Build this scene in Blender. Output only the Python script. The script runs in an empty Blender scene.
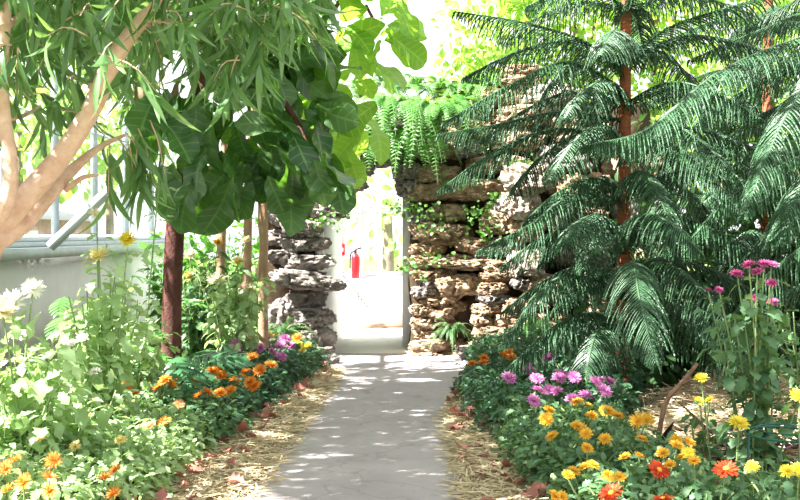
import bpy, bmesh, math, random
import numpy as np
from mathutils import Vector, Matrix, noise

rng = np.random.default_rng(11)
random.seed(11)
COL = bpy.context.scene.collection
UP = np.array([0, 0, 1.0])

# ------------------------------------------------------------------ camera
CAM_H, FPX = 1.40, 1000.0
PITCH = math.atan(15 / FPX)
cam = bpy.data.cameras.new('camera'); cam_o = bpy.data.objects.new('camera', cam); COL.objects.link(cam_o)
cam.sensor_width = 36; cam.lens = 36 * FPX / 800; cam.clip_end = 300
cam_o.location = (0, 0, CAM_H); cam_o.rotation_euler = (math.pi / 2 - PITCH, 0, 0)
bpy.context.scene.camera = cam_o
FW = np.array([0, math.cos(PITCH), -math.sin(PITCH)]); CU = np.array([0, math.sin(PITCH), math.cos(PITCH)])

def P(px, py, d):
    """world point seen at (px, py), d metres ahead"""
    return np.array([0, 0, CAM_H]) + FW * d + np.array([1.0, 0, 0]) * (px - 400) / FPX * d - CU * (py - 250) / FPX * d

def G(px, py):
    """point of the ground seen at (px, py)"""
    v = FW + np.array([1.0, 0, 0]) * (px - 400) / FPX - CU * (py - 250) / FPX
    return np.array([0, 0, CAM_H]) + v * (CAM_H / -v[2])

def base(px, d):
    p = P(px, 250, d); p[2] = 0
    return p

def nrm(a):
    a = np.asarray(a, float)
    return a / np.maximum(np.linalg.norm(a, axis=-1, keepdims=True), 1e-9)

def U(a, b, n=None):
    return rng.uniform(a, b, n)

# ------------------------------------------------------------------ materials
def lin(c):
    return tuple((x / 255 / 12.92 if x / 255 < .04045 else ((x / 255 + .055) / 1.055) ** 2.4) for x in c) + (1.0,)

def new_mat(name):
    m = bpy.data.materials.new(name); m.use_nodes = True
    nt = m.node_tree
    for n in list(nt.nodes): nt.nodes.remove(n)
    out = nt.nodes.new('ShaderNodeOutputMaterial')
    return m, nt, out

def N(nt, t, **kw):
    n = nt.nodes.new('ShaderNode' + t)
    for k, v in kw.items(): setattr(n, k, v)
    return n

def mixc(nt, fac, a, b):
    n = N(nt, 'MixRGB')
    for s, v in (('Fac', fac), ('Color1', a), ('Color2', b)):
        if isinstance(v, bpy.types.NodeSocket): nt.links.new(v, n.inputs[s])
        else: n.inputs[s].default_value = v
    return n.outputs['Color']

def ramp(nt, fac, lo, hi):
    n = N(nt, 'MapRange'); nt.links.new(fac, n.inputs['Value'])
    n.inputs['From Min'].default_value = lo; n.inputs['From Max'].default_value = hi
    return n.outputs['Result']

def noise_out(nt, scale, detail=4, rough=.6, vec=None):
    n = N(nt, 'TexNoise'); n.inputs['Scale'].default_value = scale
    n.inputs['Detail'].default_value = detail; n.inputs['Roughness'].default_value = rough
    if vec is None: vec = N(nt, 'NewGeometry').outputs['Position']
    nt.links.new(vec, n.inputs['Vector'])
    return n.outputs['Fac']

def leaf_mat(name, c1, c2, t=None, trans=.3, rough=.45, spec=.5, vein=None):
    m, nt, out = new_mat(name)
    g = N(nt, 'NewGeometry')
    col = mixc(nt, g.outputs['Random Per Island'], lin(c1), lin(c2))
    if vein:
        at = N(nt, 'Attribute', attribute_name='leaf_coord'); sp = N(nt, 'SeparateXYZ'); nt.links.new(at.outputs['Vector'], sp.inputs[0])
        def mth(op, a, b=0.):
            q = N(nt, 'Math', operation=op)
            for k, x in ((0, a), (1, b)):
                if isinstance(x, bpy.types.NodeSocket): nt.links.new(x, q.inputs[k])
                else: q.inputs[k].default_value = x
            return q.outputs[0]
        ax_ = mth('ABSOLUTE', sp.outputs[0])
        side = mth('GREATER_THAN', mth('SINE', mth('MULTIPLY', mth('SUBTRACT', sp.outputs[1], mth('MULTIPLY', ax_, .13)), 44.)), .93)
        col = mixc(nt, mth('MULTIPLY', mth('MAXIMUM', mth('LESS_THAN', ax_, .07), side), .7), col, lin(vein))
    p = N(nt, 'BsdfPrincipled'); p.inputs['Roughness'].default_value = rough
    p.inputs['Specular IOR Level'].default_value = spec
    nt.links.new(col, p.inputs['Base Color'])
    tr = N(nt, 'BsdfTranslucent')
    if t: tr.inputs['Color'].default_value = lin(t)
    else: nt.links.new(col, tr.inputs['Color'])
    mx = N(nt, 'MixShader'); mx.inputs[0].default_value = trans
    nt.links.new(p.outputs[0], mx.inputs[1]); nt.links.new(tr.outputs[0], mx.inputs[2])
    nt.links.new(mx.outputs[0], out.inputs[0])
    return m

def solid_mat(name, c1, c2=None, scale=8, rough=.7, bump=0, bscale=30, metal=0, spec=.4, vecscale=None):
    m, nt, out = new_mat(name)
    p = N(nt, 'BsdfPrincipled'); p.inputs['Roughness'].default_value = rough
    p.inputs['Metallic'].default_value = metal; p.inputs['Specular IOR Level'].default_value = spec
    vec = N(nt, 'NewGeometry').outputs['Position']
    if vecscale:
        mp = N(nt, 'Mapping'); mp.inputs['Scale'].default_value = vecscale
        nt.links.new(vec, mp.inputs['Vector']); vec = mp.outputs[0]
    if c2: nt.links.new(mixc(nt, ramp(nt, noise_out(nt, scale, 5, .6, vec), .35, .65), lin(c1), lin(c2)), p.inputs['Base Color'])
    else: p.inputs['Base Color'].default_value = lin(c1)
    if bump:
        b = N(nt, 'Bump'); b.inputs['Strength'].default_value = bump; b.inputs['Distance'].default_value = .02
        nt.links.new(noise_out(nt, bscale, 6, .65, vec), b.inputs['Height']); nt.links.new(b.outputs[0], p.inputs['Normal'])
    nt.links.new(p.outputs[0], out.inputs[0])
    return m

def glass_mat(name, tint=(1, 1, 1, 1), refl=.06):
    m, nt, out = new_mat(name)
    t = N(nt, 'BsdfTransparent'); t.inputs[0].default_value = tint
    g = N(nt, 'BsdfGlossy'); g.inputs['Roughness'].default_value = .05
    mx = N(nt, 'MixShader'); mx.inputs[0].default_value = refl
    nt.links.new(t.outputs[0], mx.inputs[1]); nt.links.new(g.outputs[0], mx.inputs[2]); nt.links.new(mx.outputs[0], out.inputs[0])
    return m

def rock_mat(name, a, b, c, d):
    m, nt, out = new_mat(name)
    p = N(nt, 'BsdfPrincipled'); p.inputs['Roughness'].default_value = .9; p.inputs['Specular IOR Level'].default_value = .2
    oi = N(nt, 'ObjectInfo').outputs['Random']
    c1 = mixc(nt, oi, lin(a), lin(b))
    c2 = mixc(nt, ramp(nt, noise_out(nt, 5, 6, .7), .42, .62), c1, lin(c))
    c3 = mixc(nt, ramp(nt, noise_out(nt, 17, 5, .7), .55, .72), c2, lin(d))
    nt.links.new(c3, p.inputs['Base Color'])
    v = N(nt, 'TexVoronoi'); v.inputs['Scale'].default_value = 13
    nt.links.new(N(nt, 'NewGeometry').outputs['Position'], v.inputs['Vector'])
    ad = N(nt, 'Math', operation='ADD'); nt.links.new(v.outputs['Distance'], ad.inputs[0]); nt.links.new(noise_out(nt, 22, 6, .75), ad.inputs[1])
    bp = N(nt, 'Bump'); bp.inputs['Strength'].default_value = .9; bp.inputs['Distance'].default_value = .05
    nt.links.new(ad.outputs[0], bp.inputs['Height']); nt.links.new(bp.outputs[0], p.inputs['Normal'])
    nt.links.new(p.outputs[0], out.inputs[0])
    return m

def path_mat():
    m, nt, out = new_mat('worn_concrete')
    p = N(nt, 'BsdfPrincipled'); p.inputs['Roughness'].default_value = .85; p.inputs['Specular IOR Level'].default_value = .25
    c = mixc(nt, ramp(nt, noise_out(nt, 1.6, 6, .65), .35, .68), lin((166, 158, 160)), lin((186, 177, 178)))
    c = mixc(nt, ramp(nt, noise_out(nt, 9, 6, .7), .56, .75), c, lin((146, 137, 138)))
    # hairline cracks
    geo = N(nt, 'NewGeometry').outputs['Position']
    nz = N(nt, 'TexNoise'); nz.inputs['Scale'].default_value = 2.2; nt.links.new(geo, nz.inputs['Vector'])
    vm = N(nt, 'VectorMath', operation='ADD'); nt.links.new(geo, vm.inputs[0]); nt.links.new(nz.outputs['Color'], vm.inputs[1])
    vo = N(nt, 'TexVoronoi', feature='DISTANCE_TO_EDGE'); vo.inputs['Scale'].default_value = .75; nt.links.new(vm.outputs[0], vo.inputs['Vector'])
    cr = N(nt, 'MapRange'); nt.links.new(vo.outputs['Distance'], cr.inputs['Value'])
    cr.inputs['From Min'].default_value = 0; cr.inputs['From Max'].default_value = .012; cr.inputs['To Min'].default_value = .28; cr.inputs['To Max'].default_value = 0
    c = mixc(nt, cr.outputs[0], c, lin((120, 108, 104)))
    nt.links.new(c, p.inputs['Base Color'])
    b = N(nt, 'Bump'); b.inputs['Strength'].default_value = .25; b.inputs['Distance'].default_value = .01
    nt.links.new(noise_out(nt, 40, 6, .7), b.inputs['Height']); nt.links.new(b.outputs[0], p.inputs['Normal'])
    nt.links.new(p.outputs[0], out.inputs[0])
    return m

M = dict(
    path=path_mat(),
    soil=solid_mat('soil', (70, 52, 42), (98, 76, 60), 7, .95, .8, 25, spec=.1),
    lawn=solid_mat('lawn', (96, 118, 62), (120, 138, 84), 3, .95, .5, 40, spec=.1),
    white=solid_mat('white_paint', (232, 232, 232), rough=.5),
    plaster=solid_mat('white_plaster', (214, 216, 218), (226, 228, 228), 3, .8, .1, 40),
    ledge=solid_mat('ledge_paint', (176, 188, 194), (192, 202, 206), 5, .6),
    greyframe=solid_mat('grey_frame_paint', (214, 222, 230), rough=.5),
    tile=solid_mat('pale_floor', (226, 222, 216), (236, 233, 228), 4, .6),
    glass=glass_mat('glass'),
    brickred=solid_mat('faded_brick', (176, 128, 112), (196, 156, 140), 6, .9, .3, 30),
    alii_bark=solid_mat('pinkish_bark', (204, 160, 142), (226, 190, 172), 14, .8, .6, 45),
    fig_bark=solid_mat('dark_red_bark', (74, 42, 38), (104, 62, 54), 9, .85, .8, 30),
    tan_bark=solid_mat('tan_bark', (166, 132, 104), (190, 158, 128), 9, .85, .4, 40),
    pine_bark=solid_mat('orange_brown_bark', (140, 78, 52), (176, 106, 72), 12, .85, .5, 40, vecscale=(1, 1, 4)),
    grey_bark=solid_mat('grey_bark', (112, 98, 86), (140, 124, 108), 9, .85, .4, 30),
    stick=solid_mat('dead_wood', (112, 84, 66), (146, 114, 92), 14, .9, .5, 50),
    alii_leaf=leaf_mat('willowy_leaf', (58, 96, 60), (116, 150, 98), (150, 194, 90), .3, .27, .7),
    fig_leaf=leaf_mat('fiddle_leaf', (34, 70, 46), (84, 116, 68), (120, 180, 50), .3, .33, .6, (120, 150, 90)),
    fig_backlit=leaf_mat('backlit_fiddle_leaf', (74, 130, 50), (152, 196, 84), (180, 226, 70), .45, .4, .5, (190, 216, 120)),  # backlit glow painted in as a lighter leaf green
    fig_dry=leaf_mat('dry_fiddle_leaf', (112, 88, 58), (128, 118, 88), (150, 120, 70), .2, .6),
    pine=leaf_mat('pine_needles', (40, 78, 50), (66, 106, 70), (90, 140, 70), .1, .46, .7),
    pine_twig=leaf_mat('pine_twigs', (40, 70, 46), (62, 88, 54), None, .05, .5),
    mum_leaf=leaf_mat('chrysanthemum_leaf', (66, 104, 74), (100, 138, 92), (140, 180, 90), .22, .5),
    mum_sunlit=leaf_mat('sunlit_chrysanthemum_leaf', (136, 170, 120), (180, 206, 158), (200, 224, 140), .34, .5),  # leaf green lightened to paint in the overexposing sun
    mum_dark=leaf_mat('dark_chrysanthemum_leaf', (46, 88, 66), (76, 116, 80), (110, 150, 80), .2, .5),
    stem=leaf_mat('green_stem', (112, 142, 88), (142, 164, 112), None, .05, .6),
    philo=leaf_mat('split_leaf', (44, 90, 62), (74, 118, 80), (110, 170, 70), .22, .32),
    fern=leaf_mat('fern_green', (66, 124, 56), (110, 164, 80), (130, 190, 60), .32, .45),
    fern_dark=leaf_mat('dark_fern_green', (40, 84, 46), (70, 112, 60), (90, 150, 50), .25, .45),
    bgleaf=leaf_mat('sunny_leaf', (104, 150, 66), (156, 190, 100), (190, 220, 90), .45, .5),
    bgdark=leaf_mat('shade_leaf', (44, 78, 44), (70, 106, 56), (90, 130, 50), .25, .45),
    ivy=leaf_mat('creeper_leaf', (56, 100, 44), (96, 140, 62), (120, 170, 60), .3, .45),
    purple=leaf_mat('purple_leaf', (84, 68, 92), (120, 104, 128), (110, 60, 90), .15, .4),
    darkpurple=leaf_mat('dark_purple_leaf', (52, 36, 52), (78, 56, 78), (90, 40, 60), .12, .4),
    straw=leaf_mat('dry_straw', (194, 174, 138), (228, 214, 182), None, .12, .7, .3),
    redleaf=leaf_mat('fallen_red_leaf', (128, 74, 70), (188, 132, 118), (170, 90, 70), .15, .7, .2),
    hoop=solid_mat('green_coated_wire', (34, 92, 84), rough=.45),
    red=solid_mat('red_enamel', (214, 36, 48), rough=.35),
    black=solid_mat('black_rubber', (30, 30, 32), rough=.6),
    metal=solid_mat('brushed_metal', (190, 180, 160), rough=.35, metal=.8),
    brown=solid_mat('brown_wood', (170, 138, 110), (186, 156, 128), 10, .7),
    grille=solid_mat('grille_gaps', (150, 150, 152), rough=.7),
    rock=rock_mat('tan_tufa', (190, 158, 128), (212, 188, 160), (158, 132, 108), (226, 212, 192)),
    rockgrey=rock_mat('grey_tufa', (158, 150, 146), (182, 173, 166), (128, 120, 116), (208, 201, 194)),
    rockpale=rock_mat('pale_tufa', (202, 188, 172), (218, 208, 194), (172, 152, 134), (232, 226, 216)),
    core=solid_mat('mossy_mortar', (62, 50, 42), (84, 72, 56), 6, .95, .8, 18, spec=.1),
)
PETALS = {
    'orange': ((230, 136, 40), (242, 172, 76)), 'peach': ((236, 170, 120), (244, 196, 150)), 'gold': ((226, 172, 44), (242, 200, 80)),
    'spider': ((214, 108, 46), (244, 190, 84)), 'yellow': ((238, 218, 60), (246, 234, 108)), 'pink': ((206, 116, 184), (232, 168, 214)),
    'magenta': ((196, 76, 140), (220, 116, 172)), 'red': ((208, 58, 30), (226, 92, 44)), 'cream': ((240, 226, 186), (248, 240, 214)),
    'paleyellow': ((240, 220, 130), (248, 236, 176)), 'white': ((240, 240, 228), (250, 250, 244)), 'blush': ((226, 196, 180), (240, 220, 206)),
}
for k, (a, b) in PETALS.items(): M['petal_' + k] = leaf_mat(k + '_petals', a, b, None, .3, .55, .3)
M['disc'] = leaf_mat('flower_disc', (222, 176, 44), (238, 200, 70), None, .1, .7)

# ------------------------------------------------------------------ mesh helpers
class MB:
    def __init__(s): s.v = []; s.f = []; s.n = 0; s.lc = []
    def add(s, v, *fs):
        v = np.asarray(v, float).reshape(-1, 3)
        for f in fs: s.f.append(np.asarray(f, int) + s.n)
        s.v.append(v); s.n += len(v)
        return s
    def mesh(s, name, mat, origin=(0, 0, 0), smooth=True):
        me = bpy.data.meshes.new(name)
        v = np.concatenate(s.v) - np.asarray(origin)
        loops = np.concatenate([f.ravel() for f in s.f]); sizes = np.concatenate([np.full(len(f), f.shape[1]) for f in s.f])
        me.vertices.add(len(v)); me.vertices.foreach_set('co', v.astype(np.float32).ravel())
        me.loops.add(len(loops)); me.loops.foreach_set('vertex_index', loops.astype(np.int32))
        me.polygons.add(len(sizes))
        st = np.concatenate([[0], np.cumsum(sizes)[:-1]]).astype(np.int32)
        me.polygons.foreach_set('loop_start', st)
        me.polygons.foreach_set('use_smooth', np.full(len(sizes), smooth))
        if s.lc and sum(len(c) for c in s.lc) == len(v):
            at = me.attributes.new('leaf_coord', 'FLOAT2', 'POINT'); at.data.foreach_set('vector', np.concatenate(s.lc).astype(np.float32).ravel())
        me.materials.append(mat); me.update(calc_edges=True)
        return me
    def build(s, name, mat, parent=None, origin=None, smooth=True):
        if origin is None: origin = world_loc(parent) if parent else (0, 0, 0)
        o = bpy.data.objects.new(name, s.mesh(name, mat, origin, smooth)); COL.objects.link(o)
        if parent: o.parent = parent
        else: o.location = origin
        return o

def world_loc(o):
    p = np.zeros(3)
    while o is not None: p = p + np.array(o.location); o = o.parent
    return p

def tag(o, label=None, cat=None, group=None, kind=None):
    for k, v in (('label', label), ('category', cat), ('group', group), ('kind', kind)):
        if v: o[k] = v
    return o

def thing(name, label, cat, loc, group=None):
    o = bpy.data.objects.new(name, None); o.empty_display_size = .1; COL.objects.link(o)
    o.location = [float(x) for x in loc]
    return tag(o, label, cat, group)

def spline(pts, n):
    p = np.asarray(pts, float)
    if len(p) == 2: return p[0] + (p[1] - p[0]) * np.linspace(0, 1, n)[:, None]
    q = np.vstack([2 * p[0] - p[1], p, 2 * p[-1] - p[-2]])
    t = np.linspace(0, len(p) - 1 - 1e-6, n); i = t.astype(int); u = (t - i)[:, None]
    a, b, c, d = q[i], q[i + 1], q[i + 2], q[i + 3]
    return .5 * (2 * b + (c - a) * u + (2 * a - 5 * b + 4 * c - d) * u ** 2 + (3 * b - a - 3 * c + d) * u ** 3)

def tube(mb, pts, r, n=8, cap=True):
    pts = np.asarray(pts, float); k = len(pts); r = np.broadcast_to(r, (k,)) if np.ndim(r) == 0 else np.interp(np.linspace(0, 1, k), np.linspace(0, 1, len(r)), r)
    T = nrm(np.gradient(pts, axis=0)); ref = np.array([0, 0, 1.0]) if abs(T[0][2]) < .9 else np.array([1.0, 0, 0])
    A = np.zeros_like(T); a = ref
    for i in range(k):
        a = nrm(a - T[i] * np.dot(a, T[i])); A[i] = a
    B = np.cross(T, A); th = np.linspace(0, 2 * np.pi, n, endpoint=False)
    v = pts[:, None] + r[:, None, None] * (np.cos(th)[None, :, None] * A[:, None] + np.sin(th)[None, :, None] * B[:, None])
    i, j = np.meshgrid(np.arange(k - 1), np.arange(n), indexing='ij'); j2 = (j + 1) % n
    f = np.stack([i * n + j, i * n + j2, (i + 1) * n + j2, (i + 1) * n + j], -1).reshape(-1, 4)
    mb.add(v, f)
    if cap and n > 3:
        b0 = mb.n - k * n
        mb.f.append(np.array([list(range(b0 + n - 1, b0 - 1, -1))])); mb.f.append(np.array([list(range(b0 + (k - 1) * n, b0 + k * n))]))
    return mb

def box(mb, lo, hi):
    (x0, y0, z0), (x1, y1, z1) = lo, hi
    v = [(x0, y0, z0), (x1, y0, z0), (x1, y1, z0), (x0, y1, z0), (x0, y0, z1), (x1, y0, z1), (x1, y1, z1), (x0, y1, z1)]
    return mb.add(v, [(3, 2, 1, 0), (4, 5, 6, 7), (0, 1, 5, 4), (1, 2, 6, 5), (2, 3, 7, 6), (3, 0, 4, 7)])

def bar(mb, a, b, w):
    """square bar from a to b"""
    return tube(mb, np.array([a, b], float), w * .7071, 4)

LEAFC = {}
def smooth_profile(ctrl, k):
    return np.maximum(spline(np.stack([np.linspace(0, 1, len(ctrl)), ctrl, 0 * np.array(ctrl)], -1), k)[:, 1], .002)

def grid_leaf(profile, nx=1, fold=.25, droop=.3, wave=0, freq=3, cup=0):
    """leaf of length 1 along y; profile = half widths from base to tip"""
    k = len(profile); t = np.linspace(0, 1, k); xs = np.linspace(-1, 1, 2 * nx + 1)
    X = xs[None] * np.asarray(profile)[:, None]; Y = np.repeat(t[:, None], len(xs), 1)
    Z = np.abs(X) * fold - droop * Y ** 2 + wave * np.sin(Y * freq * 2 * np.pi + (xs > 0) * 1.5)[...] * np.abs(xs)[None] ** 2
    Y = Y - .35 * droop * Y ** 2
    v = np.stack([X, Y, Z], -1).reshape(-1, 3); m = len(xs)
    i, j = np.meshgrid(np.arange(k - 1), np.arange(m - 1), indexing='ij')
    f = np.stack([i * m + j, i * m + j + 1, (i + 1) * m + j + 1, (i + 1) * m + j], -1).reshape(-1, 4)
    LEAFC[id(v)] = np.stack([np.tile(xs, k), np.repeat(t, m)], -1)
    return v, f

def place(mb, tmpl, O, D, Nn, S):
    """copies of a leaf template: O base, D direction, Nn rough normal, S size"""
    v, f = tmpl; O = np.asarray(O, float); m = len(O)
    if m == 0: return mb
    D = nrm(D); R = nrm(np.cross(D, Nn)); Z = np.cross(R, D); S = np.broadcast_to(S, (m,))
    W = O[:, None] + S[:, None, None] * (v[None, :, :1] * R[:, None] + v[None, :, 1:2] * D[:, None] + v[None, :, 2:3] * Z[:, None])
    F = (f[None] + (np.arange(m) * len(v))[:, None, None]).reshape(-1, f.shape[1])
    if LEAFC.get(id(v)) is not None: mb.lc.append(np.tile(LEAFC[id(v)], (m, 1)))
    return mb.add(W, F)

def split_place(mb, tmpls, O, D, Nn, S):
    idx = rng.integers(0, len(tmpls), len(O)); S = np.broadcast_to(S, (len(O),))
    for k, t in enumerate(tmpls):
        s = idx == k
        place(mb, t, O[s], D[s], Nn[s], S[s])
    return mb

def rand_dir(n):
    return nrm(rng.normal(size=(n, 3)))

# leaf templates
LANCE = [grid_leaf([.004, .045, .062, .06, .048, .028, .002], 1, .35, dr, 0) for dr in (.15, .35, .55)]
FIDDLE = [grid_leaf(smooth_profile([.02, .13, .18, .19, .22, .27, .29, .24, .06], 17), 3, fo, dr, wv, 2.2) for fo, dr, wv in ((.15, .15, .03), (.3, .35, .05), (.1, .6, .04), (.45, .25, .06))]
MUMLEAF = [grid_leaf([.02, .07, .22, .16, .31, .2, .3, .16, .02], 1, .25, dr, .03, 2) for dr in (.2, .5, .8)]
OVAL = [grid_leaf([.01, .2, .28, .24, .01], 1, .25, dr) for dr in (.1, .4)]
IVY = [grid_leaf([.05, .35, .42, .3, .01], 1, .2, dr) for dr in (.1, .4)]
STRAP = [grid_leaf([.05, .075, .08, .07, .055, .03, .002], 1, .5, dr) for dr in (.1, .5, .9)]
MAPLE = [grid_leaf([.03, .12, .42, .2, .5, .22, .3, .1, .01], 2, f, dr, .06, 1.5) for f, dr in ((.3, .3), (-.3, -.4), (.6, .1))]

# ------------------------------------------------------------------ setting
def poly_strip(left, right, z, mb):
    L = np.array(left, float); R = np.array(right, float); k = len(L)
    v = np.concatenate([L, R]); v[:, 2] = z
    return mb.add(v, [(i, k + i, k + i + 1, i + 1) for i in range(k - 1)])

mb = MB(); n = 60
gx, gy = np.meshgrid(np.linspace(-40, 40, n), np.linspace(-12, 60, n), indexing='ij')
i, j = np.meshgrid(np.arange(n - 1), np.arange(n - 1), indexing='ij')
mb.add(np.stack([gx, gy, np.full_like(gx, -.03)], -1), np.stack([i * n + j, (i + 1) * n + j, (i + 1) * n + j + 1, i * n + j + 1], -1).reshape(-1, 4))
tag(mb.build('ground', M['lawn']), 'green lawn surrounding the glasshouse', kind='structure')

EDGE_L = [(60, 800), (175, 590), (250, 500), (264, 480), (284, 450), (305, 420), (322, 395), (334, 372), (328, 362), (322, 354)]
EDGE_R = [(520, 800), (486, 590), (472, 500), (466, 480), (459, 450), (455, 425), (464, 402), (476, 380), (480, 366), (484, 359)]
BED_L = [(-60, 700), (60, 560), (150, 500), (190, 470), (240, 430), (288, 395), (318, 374), (322, 362)]
BED_R = [(650, 650), (598, 560), (548, 500), (512, 460), (482, 428), (470, 405), (472, 385), (480, 366)]

def bed(name, x0, x1, label):
    b = MB(); ny, nx = 70, 40
    ys = np.linspace(2.0, 12.6, ny); xs = np.linspace(x0, x1, nx)
    X, Y = np.meshgrid(xs, ys)
    Z = np.array([[-.01 + .05 * noise.noise((x * 1.5, y * 1.5, 3)) for x in xs] for y in ys])
    a, c = np.meshgrid(np.arange(ny - 1), np.arange(nx - 1), indexing='ij')
    b.add(np.stack([X, Y, np.minimum(Z, .02)], -1), np.stack([a * nx + c, a * nx + c + 1, (a + 1) * nx + c + 1, (a + 1) * nx + c], -1).reshape(-1, 4))
    return tag(b.build(name, M['soil']), label, kind='structure')

# soil beds reach under the path edge; the path is a slab a little above
b = MB(); poly_strip([G(*p) for p in EDGE_L], [G(*p) for p in EDGE_R], .08, b)
k = len(EDGE_L)
v = b.v[0]; low = v.copy(); low[:, 2] = -.05
b.add(np.concatenate([v, low]), [(i, i + 1, 2 * k + i + 1, 2 * k + i) for i in range(k - 1)], [(k + i + 1, k + i, 3 * k + i, 3 * k + i + 1) for i in range(k - 1)])
PATH = tag(b.build('path', M['path']), 'grey concrete path leading to the rock doorway', kind='structure', cat=None)
PATH.location.z = -.05
bed('ground_soil', -3.5, 4.6, 'brown soil of the planting beds')

# left glasshouse wall
XL = -3.45
mb = MB(); box(mb, (XL - .25, 2.0, 0), (XL, 16, 1.18)); tag(mb.build('wall_left', M['plaster']), 'low white wall under the glazing', kind='structure')
mb = MB(); box(mb, (XL - .32, 2.0, 1.18), (XL + .09, 16, 1.28)); box(mb, (XL - .3, 2.0, 1.283), (XL - .04, 16, 1.33)); tag(mb.build('trim_1', M['ledge']), 'grey painted ledge on the low wall', kind='structure')
yy = np.arange(2.4, 16, 1.35)
for w, (y0, y1) in enumerate(zip(yy[:-1], yy[1:])):
    f = MB()
    bar(f, (XL - .17, y0, 1.34), (XL - .17, y0, 4.2), .06); bar(f, (XL - .17, y1, 1.34), (XL - .17, y1, 4.2), .06)
    bar(f, (XL - .17, y0, 1.36), (XL - .17, y1, 1.36), .06); bar(f, (XL - .17, y0, 4.17), (XL - .17, y1, 4.17), .06)
    bar(f, (XL - .17, y0, 2.6), (XL - .17, y1, 2.6), .035)
    fo = f.build('window_%d' % (w + 1), M['greyframe']); tag(fo, 'pale glazed bay of the side wall', kind='structure')
    g = MB(); box(g, (XL - .175, y0, 1.34), (XL - .165, y1, 4.2)); g.build('glass', M['glass'], fo)
mb = MB(); bar(mb, P(50, 247, 9.2), P(112, 188, 9.2), .07); tag(mb.build('trim_2', M['greyframe']), 'grey slanting brace by the glazing', kind='structure')

# vestibule beyond the doorway
VX0, VX1, VY0, VY1 = -1.25, .16, 12.35, 14.7
mb = MB(); box(mb, (-1.4, 11.55, -.04), (.4, VY1 + .4, .055)); tag(mb.build('floor', M['tile']), 'pale floor of the porch', kind='structure')
for nm, wn, x in (('wall_right', 'window_21', VX1 + .05), ('wall_porch_left', 'window_22', VX0 - .05)):
    mb = MB(); box(mb, (x - .05, VY0, .05), (x + .05, VY1, .5)); tag(mb.build(nm, M['white']), 'low white porch side wall', kind='structure')
    f = MB()
    for y in (VY0 + .03, (VY0 + VY1) / 2, VY1 - .03): bar(f, (x, y, .5), (x, y, 2.7), .05)
    for z in (.52, 2.67): bar(f, (x, VY0, z), (x, VY1, z), .05)
    fo = tag(f.build(wn, M['white']), 'white framed porch side window', kind='structure')
    g = MB(); box(g, (x - .005, VY0, .5), (x + .005, VY1, 2.7)); g.build('glass', M['glass'], fo)
mb = MB(); box(mb, (VX0, VY1, .05), (VX1, VY1 + .1, .80)); tag(mb.build('wall_back', M['white']), 'white wall under the porch window', kind='structure')
f = MB()
for x in (VX0 + .03, -.86, -.58, -.3, VX1 - .03): bar(f, (x, VY1 + .05, .8), (x, VY1 + .05, 2.7), .05)
for z in (.82, 1.75, 2.67): bar(f, (VX0, VY1 + .05, z), (VX1, VY1 + .05, z), .05)
fo = tag(f.build('window_20', M['white']), 'white framed porch window', kind='structure')
g = MB(); box(g, (VX0, VY1 + .045, .8), (VX1, VY1 + .055, 2.7)); g.build('glass', M['glass'], fo)
# door frame in the rock opening
f = MB(); box(f, (.03, 12.05, .05), (.145, 12.2, 2.45)); box(f, (-1.03, 12.05, .05), (-.93, 12.2, 2.45)); box(f, (-1.03, 12.05, 2.35), (.145, 12.2, 2.45))
tag(f.build('door_frame', M['white']), 'white door frame in the rock opening', kind='structure')
# open leaf
hinge = np.array([-.925, 12.2, .06])
d = thing('door_1', 'white door leaf standing open against the porch side', None, hinge); d['kind'] = 'structure'
ang = math.radians(80)
def dp(u, t, z): return hinge + np.array([u * math.cos(ang) - t * math.sin(ang), u * math.sin(ang) + t * math.cos(ang), z])
def dbox(m, u0, u1, z0, z1, t0=-.02, t1=.02):
    v = [dp(u, t, z) for z in (z0, z1) for u, t in ((u0, t0), (u1, t0), (u1, t1), (u0, t1))]
    m.add(v, [(3, 2, 1, 0), (4, 5, 6, 7), (0, 1, 5, 4), (1, 2, 6, 5), (2, 3, 7, 6), (3, 0, 4, 7)])
m_ = MB(); dbox(m_, 0, .85, 0, 2.25); m_.build('panel', M['white'], d)
m_ = MB(); tube(m_, [dp(.08, -.02, 1.02), dp(.08, -.07, 1.02), dp(.19, -.07, 1.02)], .013); m_.build('handle', M['metal'], d)
m_ = MB(); dbox(m_, .05, .1, .92, 1.12, -.028, -.02); m_.build('lock_plate', M['metal'], d)

# radiator cover under the porch window
r = thing('radiator_cover', 'white radiator cover with grid grille under the porch window', 'radiator cover', (-.36, 14.55, .055))
m_ = MB(); box(m_, (-.68, 14.5, .1), (.05, 14.69, .76)); m_.build('casing', M['white'], r)
m_ = MB(); box(m_, (-.62, 14.493, .3), (.02, 14.499, .58)); m_.build('grille_backing', M['grille'], r)
m_ = MB()
for x in np.linspace(-.62, .02, 17): box(m_, (x - .012, 14.48, .29), (x + .012, 14.492, .59))
for z in np.linspace(.3, .58, 7): box(m_, (-.63, 14.478, z - .012), (.03, 14.489, z + .012))
m_.build('grille', M['white'], r)
m_ = MB(); box(m_, (-.7, 14.47, .055), (.07, 14.69, .099)); m_.build('plinth', M['brown'], r)
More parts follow.
